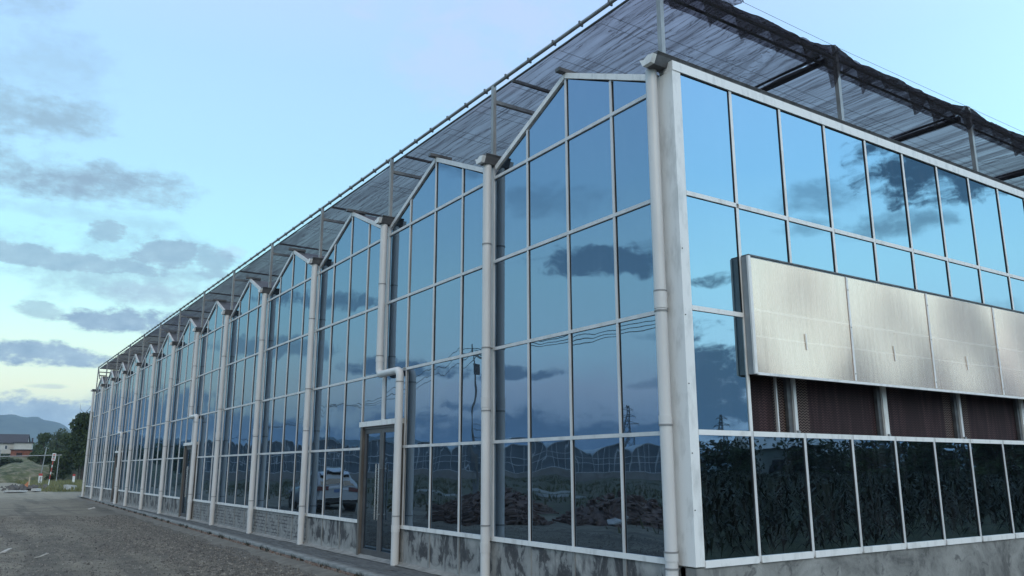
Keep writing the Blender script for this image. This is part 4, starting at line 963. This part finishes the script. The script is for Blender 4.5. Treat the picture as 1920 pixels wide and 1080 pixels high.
def brick_heap(x, y, rx, ry, h, n, label):
    P = []; 
    for _ in range(n):
        a, q = random.uniform(0, 2*PI), math.sqrt(random.random()); z = h*(1-q**1.5)*random.uniform(.6, 1.05); P.append((q*rx*math.cos(a), q*ry*math.sin(a), z))
    mb = MB(); 
    for p in P:
        l = random.uniform(.10, .3); d = Vector((random.gauss(0,1), random.gauss(0,1), random.gauss(0,.5))).normalized(); c = Vector(p); mb.bar(c-d*l/2, c+d*l/2, .12, .06)
    nn = 16; V = [(0,0,h*.85)]; 
    for r_ in (.33,.66,1.0):
        for k in range(nn): a = 2*PI*k/nn; V.append((rx*r_*math.cos(a), ry*r_*math.sin(a), h*.85*(1-r_**1.5) - (.1 if r_ == 1 else 0)))
    Fs = [(0,1+k,1+(k+1)%nn) for k in range(nn)] + [(1+j*nn+k, 1+(j+1)*nn+k, 1+(j+1)*nn+(k+1)%nn, 1+j*nn+(k+1)%nn) for j in range(2) for k in range(nn)]
    mb.add(V, Fs); o = obj('brick_rubble', mb, BRK); o.location = (x, y, GZ); tag(o, label, 'rubble', kind='stuff')
brick_heap(-9.2, 19.0, 1.5, 3.4, .85, 620, 'heap of broken reddish bricks mirrored right of the first door')
brick_heap(-12.8, 15.6, 2.4, 2.8, 1.0, 620, 'wide brick rubble heap mirrored in the panes by the near corner')
brick_heap(-13.5, 25.5, 2.2, 4.0, .9, 420, 'brick rubble heap further off, mirrored in the second bay')
brick_heap(-19, 12.0, 3, 3.5, 1.2, 420, 'far brick rubble heap at the edge of the open ground')
def scrub_left():
    n = 15000; X = rng.uniform(-75, -9, n); Y = rng.uniform(2, 105, n); k = np.array([noise.noise(Vector((x*.12, y*.10, 3))) > -.02 for x, y in zip(X, Y)]); X, Y = X[k], Y[k]; n = len(X)
    h = rng.uniform(.12, .5, n); a = rng.uniform(0, PI, n); w = .06; Z = np.full(n, GZ-.04)
    V = np.stack([np.stack([X-w*np.cos(a), Y-w*np.sin(a), Z], 1), np.stack([X+w*np.cos(a), Y+w*np.sin(a), Z], 1), np.stack([X+rng.normal(0,.12,n), Y+rng.normal(0,.12,n), Z+h], 1)], 1).reshape(-1, 3)
    tag(link('scrub_grass', raw('scrub_grass', V, np.arange(3*n).reshape(-1, 3), leafm('scrub_leaves', (.035,.042,.02), (.085,.085,.045), .2))), 'patchy rough grass over the open ground across the yard', 'grass', kind='stuff')
    PALE = MATS['pale_concrete']
    for i, (x, y, l, r, lab) in enumerate(((-27, 38, 3.0, .9, 'long pale slab lying in the rough grass, nearest of three'), (-31, 45, 3.4, .75, 'long pale slab in the rough grass, middle of three'), (-24, 50, 2.6, .8, 'long pale slab in the rough grass, furthest of three'))):
        o = obj('long_slab', MB().box(-l/2, l/2, -.2, .2, 0, .16), PALE); o.location = (x, y, GZ); o.rotation_euler = (0, 0, r); tag(o, lab, 'slab')
    x = MB().prism([(-.3,-.15),(.1,-.22),(.3,-.1),(.22,.2),(-.15,.17)], 2, 0, .06); o = obj('plastic_sheet', x, PALE); o.location = (-10.4, 13.2, GZ+.25); o.rotation_euler = (.35,.3,.4); tag(o, 'crumpled pale sheet lying on the brick rubble by the corner', 'sheet')
scrub_left()
def far_greenhouse():
    A = Vector((-128, 106, GZ)); B = Vector((-26, 142, GZ)); L = (B-A).length; rz = math.atan2((B-A).y, (B-A).x)
    t = thing('arched_greenhouse', 'grey multi-span greenhouse with round arched roofs across the open ground', 'greenhouse', A, rz)
    FG = mat('film_cladding', rough=.22, spec=.8, build=weathered((.05,.065,.08), (.10,.12,.14), .5)); RF = mat('pale_film_roof', rough=.4, build=weathered((.20,.23,.26), (.34,.38,.42), .3)); FR = mat('white_frame', (.42,.43,.44), .5)
    n = 12; w = L/n; BW = mat('pale_base_wall', rough=.9, build=weathered((.13,.12,.115), (.20,.19,.18), .6))
    obj('base_wall', MB().box(0, L, 0, .3, 0, 1.3), BW, t)
    for k in range(n):
        arc = [(k*w + w*(.5-.5*math.cos(PI*i/14)), 4.2 + 2.5*math.sin(PI*i/14)) for i in range(15)]
        mb = MB().prism([(k*w, 1.3)] + arc + [((k+1)*w, 1.3)], 1, .08, .12); obj('end_panel', mb, FG, t)
        rf = MB()
        for (x0_, z0_), (x1_, z1_) in zip(arc[:-1], arc[1:]): rf.add([(x0_, -.2, z0_+.05), (x1_, -.2, z1_+.05), (x1_, 34, z1_+.05), (x0_, 34, z0_+.05)], [(0,1,2,3)])
        obj('roof', rf, RF, t)
        fr = MB()
        for (x0_, z0_), (x1_, z1_) in zip(arc[:-1], arc[1:]): fr.bar((x0_, 0, z0_), (x1_, 0, z1_), .16)
        for i in range(0, 6): x = k*w + w*i/6; zt = 4.2 + 2.5*math.sqrt(max(0, 1-((x-k*w-w/2)/(w/2))**2)); fr.box(x-.05, x+.05, -.04, .07, 1.3, zt)
        for z in (1.35, 3.0, 4.2): fr.box(k*w, (k+1)*w, -.05, .06, z-.05, z+.05)
        obj('frame', fr, FR, t)
far_greenhouse()
def side_wall():
    t = tag(obj('boundary_wall', MB().box(0, 30, 0, .3, 0, 2.8), mat('pale_base_wall')), 'plain grey concrete boundary wall left of the arched greenhouse', 'wall'); t.location = (-150, 98, GZ); t.rotation_euler = (0,0,.33)
side_wall()
def pylon(x, y, H, label):
    t = thing('power_pylon', label, 'pylon', (x, y, GZ), .6, 'lattice power pylons'); m_ = mat('pylon_steel', (.07,.075,.08), .6); b = MB(); W0 = H*.11
    lv = [0,.18,.34,.48,.60,.70,.78,.86,.93,1.0]; wd = lambda f: W0*(1-f)**1.15*1.0 + .35*(H/30)
    for f0, f1 in zip(lv[:-1], lv[1:]):
        c0 = [(sx*wd(f0), sy*wd(f0), f0*H) for sx, sy in ((-1,-1),(1,-1),(1,1),(-1,1))]; c1 = [(sx*wd(f1), sy*wd(f1), f1*H) for sx, sy in ((-1,-1),(1,-1),(1,1),(-1,1))]
        for i in range(4): b.bar(c0[i], c1[i], .30); b.bar(c0[i], c1[(i+1)%4], .16); b.bar(c0[(i+1)%4], c1[i], .16)
    obj('mast', b, m_, t)
    for f, s in ((.68,.16),(.80,.13),(.92,.10)):
        a = MB(); 
        for sg in (-1, 1): a.bar((0,0,f*H), (sg*s*H,0,f*H), .26); a.bar((0,0,(f+.05)*H), (sg*s*H,0,f*H), .18); a.bar((sg*s*H,0,f*H), (sg*s*H,0,(f-.035)*H), .14)
        obj('crossarm', a, m_, t)
x, y = dirpos(-41.8, 350, CL); pylon(x, y, 29, 'nearest lattice power pylon, beyond the arched greenhouse')
x, y = dirpos(-31.4, 520, CL); pylon(x, y, 33, 'distant lattice power pylon beyond the arched greenhouse')
x, y = dirpos(132.2, 420, CR); pylon(x, y, 26, 'lattice power pylon beyond the crop field')
CONC = mat('concrete_pole', rough=.85, build=weathered((.10,.10,.10), (.17,.17,.165), 2)); WIRE = mat('black_cable', (.012,.012,.013), .6)
poles = [(-12.2, -9.0), (-15.7, 31.0), (-23.9, 72.5), (-29, 111), (-36, 160)]
for i, ((x, y), lab) in enumerate(zip(poles, ('concrete utility pole behind the viewer beside the yard', 'tall concrete utility pole in line with the brick heaps', 'concrete utility pole beyond the pale slabs', 'distant concrete utility pole near the arched greenhouse', 'furthest concrete utility pole in the line'))):
    t = thing('utility_pole', lab, 'utility pole', (x, y, GZ), 0, 'utility poles across the yard'); obj('shaft', MB().tube([(0,0,0),(0,0,8.5)], [.085,.06], 10), CONC, t); obj('crossarm', MB().box(-.8,.8,-.04,.04,7.9,8.0), STEEL, t)
    for s in (-.7, 0, .7): obj('insulator', MB().tube([(s,0,8.0),(s,0,8.18)], .04, 6), WHITE, t)
    if i == 1: obj('cable_box', MB().box(-.22,.22,-.35,-.1,6.9,7.5), DSTEEL, t)
for j, dx in enumerate((-.7, 0, .7)):
    w = MB()
    for (xa, ya), (xb, yb) in zip(poles[:-1], poles[1:]):
        pts = [(xa+(xb-xa)*u+dx, ya+(yb-ya)*u, GZ+8.18 - 1.1*4*u*(1-u)) for u in np.linspace(0, 1, 13)]; w.tube(pts, .017, 5, False)
    tag(obj('overhead_wire', w, WIRE), ('overhead wire nearest the greenhouse' if j == 2 else 'middle overhead wire of the three' if j == 1 else 'overhead wire furthest from the greenhouse') + ' strung between utility poles', 'wire')

# ------------------------------------------------------------------ beyond the end wall: crop field and trees
def crops():
    n = 9000; X = rng.uniform(2.5, 62, n); Y = -4.2 - 50*rng.uniform(0, 1, n)**1.2; V = []; k = 9
    base = np.stack([X, Y], 1); out = []
    for p in range(k):
        a = rng.uniform(0, 2*PI, n); z0_ = GZ + rng.uniform(.1, 1.2, n); L = rng.uniform(.25, .55, n); ca, sa = np.cos(a), np.sin(a); w = .032
        r0 = np.stack([X, Y, z0_], 1); tip = np.stack([X+ca*L, Y+sa*L, z0_+rng.uniform(-.1,.45,n)], 1); mid = (r0+tip)/2 + np.array([0,0,.16]); sd_ = np.stack([-sa*w, ca*w, np.zeros(n)], 1)
        out.append(np.stack([r0, mid+sd_, tip, mid-sd_], 1))
    V = np.concatenate(out).reshape(-1, 3); tag(link('crop_field', raw('crop_field', V, np.arange(len(V)).reshape(-1, 4), CROP)), 'dense dark green maize crop growing outside the end wall', 'crop', kind='stuff')
crops()
random.seed(31)
tr = [(100,60),(103.5,48),(107,66),(110,52),(113,78),(116,60),(119.5,90),(123,70),(127,95),(131,80),(135,105),(139,75),(144,90),(149,70),(155,84)]
names = ['broad','tall','rounded','ragged','low','leaning','dense','thin','spreading','upright','squat','open','bushy','small','large']
for i, (az, d) in enumerate(tr):
    x, y = dirpos(az, d, CR); e = random.uniform(1.3, 2.4) if az < 121 else random.uniform(1.0, 1.9); h = (1.8 + d*math.tan(math.radians(e)))
    where = 'at the near end of the field edge' if i < 5 else 'along the middle of the field edge' if i < 10 else 'at the far end of the field edge'
    tree(x, y, h, h*.62, names[i]+' dark green tree '+where, group='trees beyond the crop field', seed=1+i % 4, leaves=5200)
def belt():
    cl = []
    for i in range(90):
        a = 98 + 62*i/89; d = random.uniform(96, 116); x, y = dirpos(a, d, CR); h = 1.8 + d*math.tan(math.radians(1.75 + .55*noise.noise(Vector((a*.45, 3, 0))) + .3*noise.noise(Vector((a*1.7, 3, 0))))); cl.append((x, y, h-1.5, 2.8, 2.8, 1.6)); cl.append((x, y, h-3.6, 3, 3, 2.2))
    tag(link('tree_belt', leaf_mesh('tree_belt', cl, 36000, .3, leafm('belt_leaves', (.012,.02,.009), (.035,.05,.022), .4))), 'dense dark belt of trees closing the far side of the maize field', 'trees', kind='stuff')
belt()
def white_house():
    x, y = dirpos(127.5, 112, CR); t = thing('farm_house', 'white farmhouse with pale roof behind the trees of the crop field', 'house', (x, y, GZ), .5)
    obj('wall', MB().box(-7, 7, -4, 4, 0, 4.2), mat('pale_house_wall'), t)
    obj('roof', MB().prism([(-4.6,4.1),(0,6.2),(4.6,4.1)], 0, -7.6, 7.6), mat('pale_tin_roof', (.40,.42,.44), .5), t)
    for wx in (-4,-1,2,5): obj('window', MB().box(wx-.5, wx+.5, 4.001, 4.06, 1.4, 2.8), FARGLASS, t)
white_house()

# ------------------------------------------------------------------ evening air between here and the hills
def haze():
    m = bpy.data.materials.new('evening_haze'); m.use_nodes = True; t = m.node_tree; t.nodes.clear()
    v = N(t, 'ShaderNodeVolumePrincipled'); v.inputs['Color'].default_value = (.55,.76,1,1); v.inputs['Density'].default_value = .0002
    o = N(t, 'ShaderNodeOutputMaterial'); t.links.new(v.outputs[0], o.inputs['Volume'])
    tag(obj('haze', MB().box(-9500, 9500, -9500, 9500, -1.5, 175), m), 'thin bluish evening haze filling the air towards the mountain', 'haze', kind='stuff')
haze()
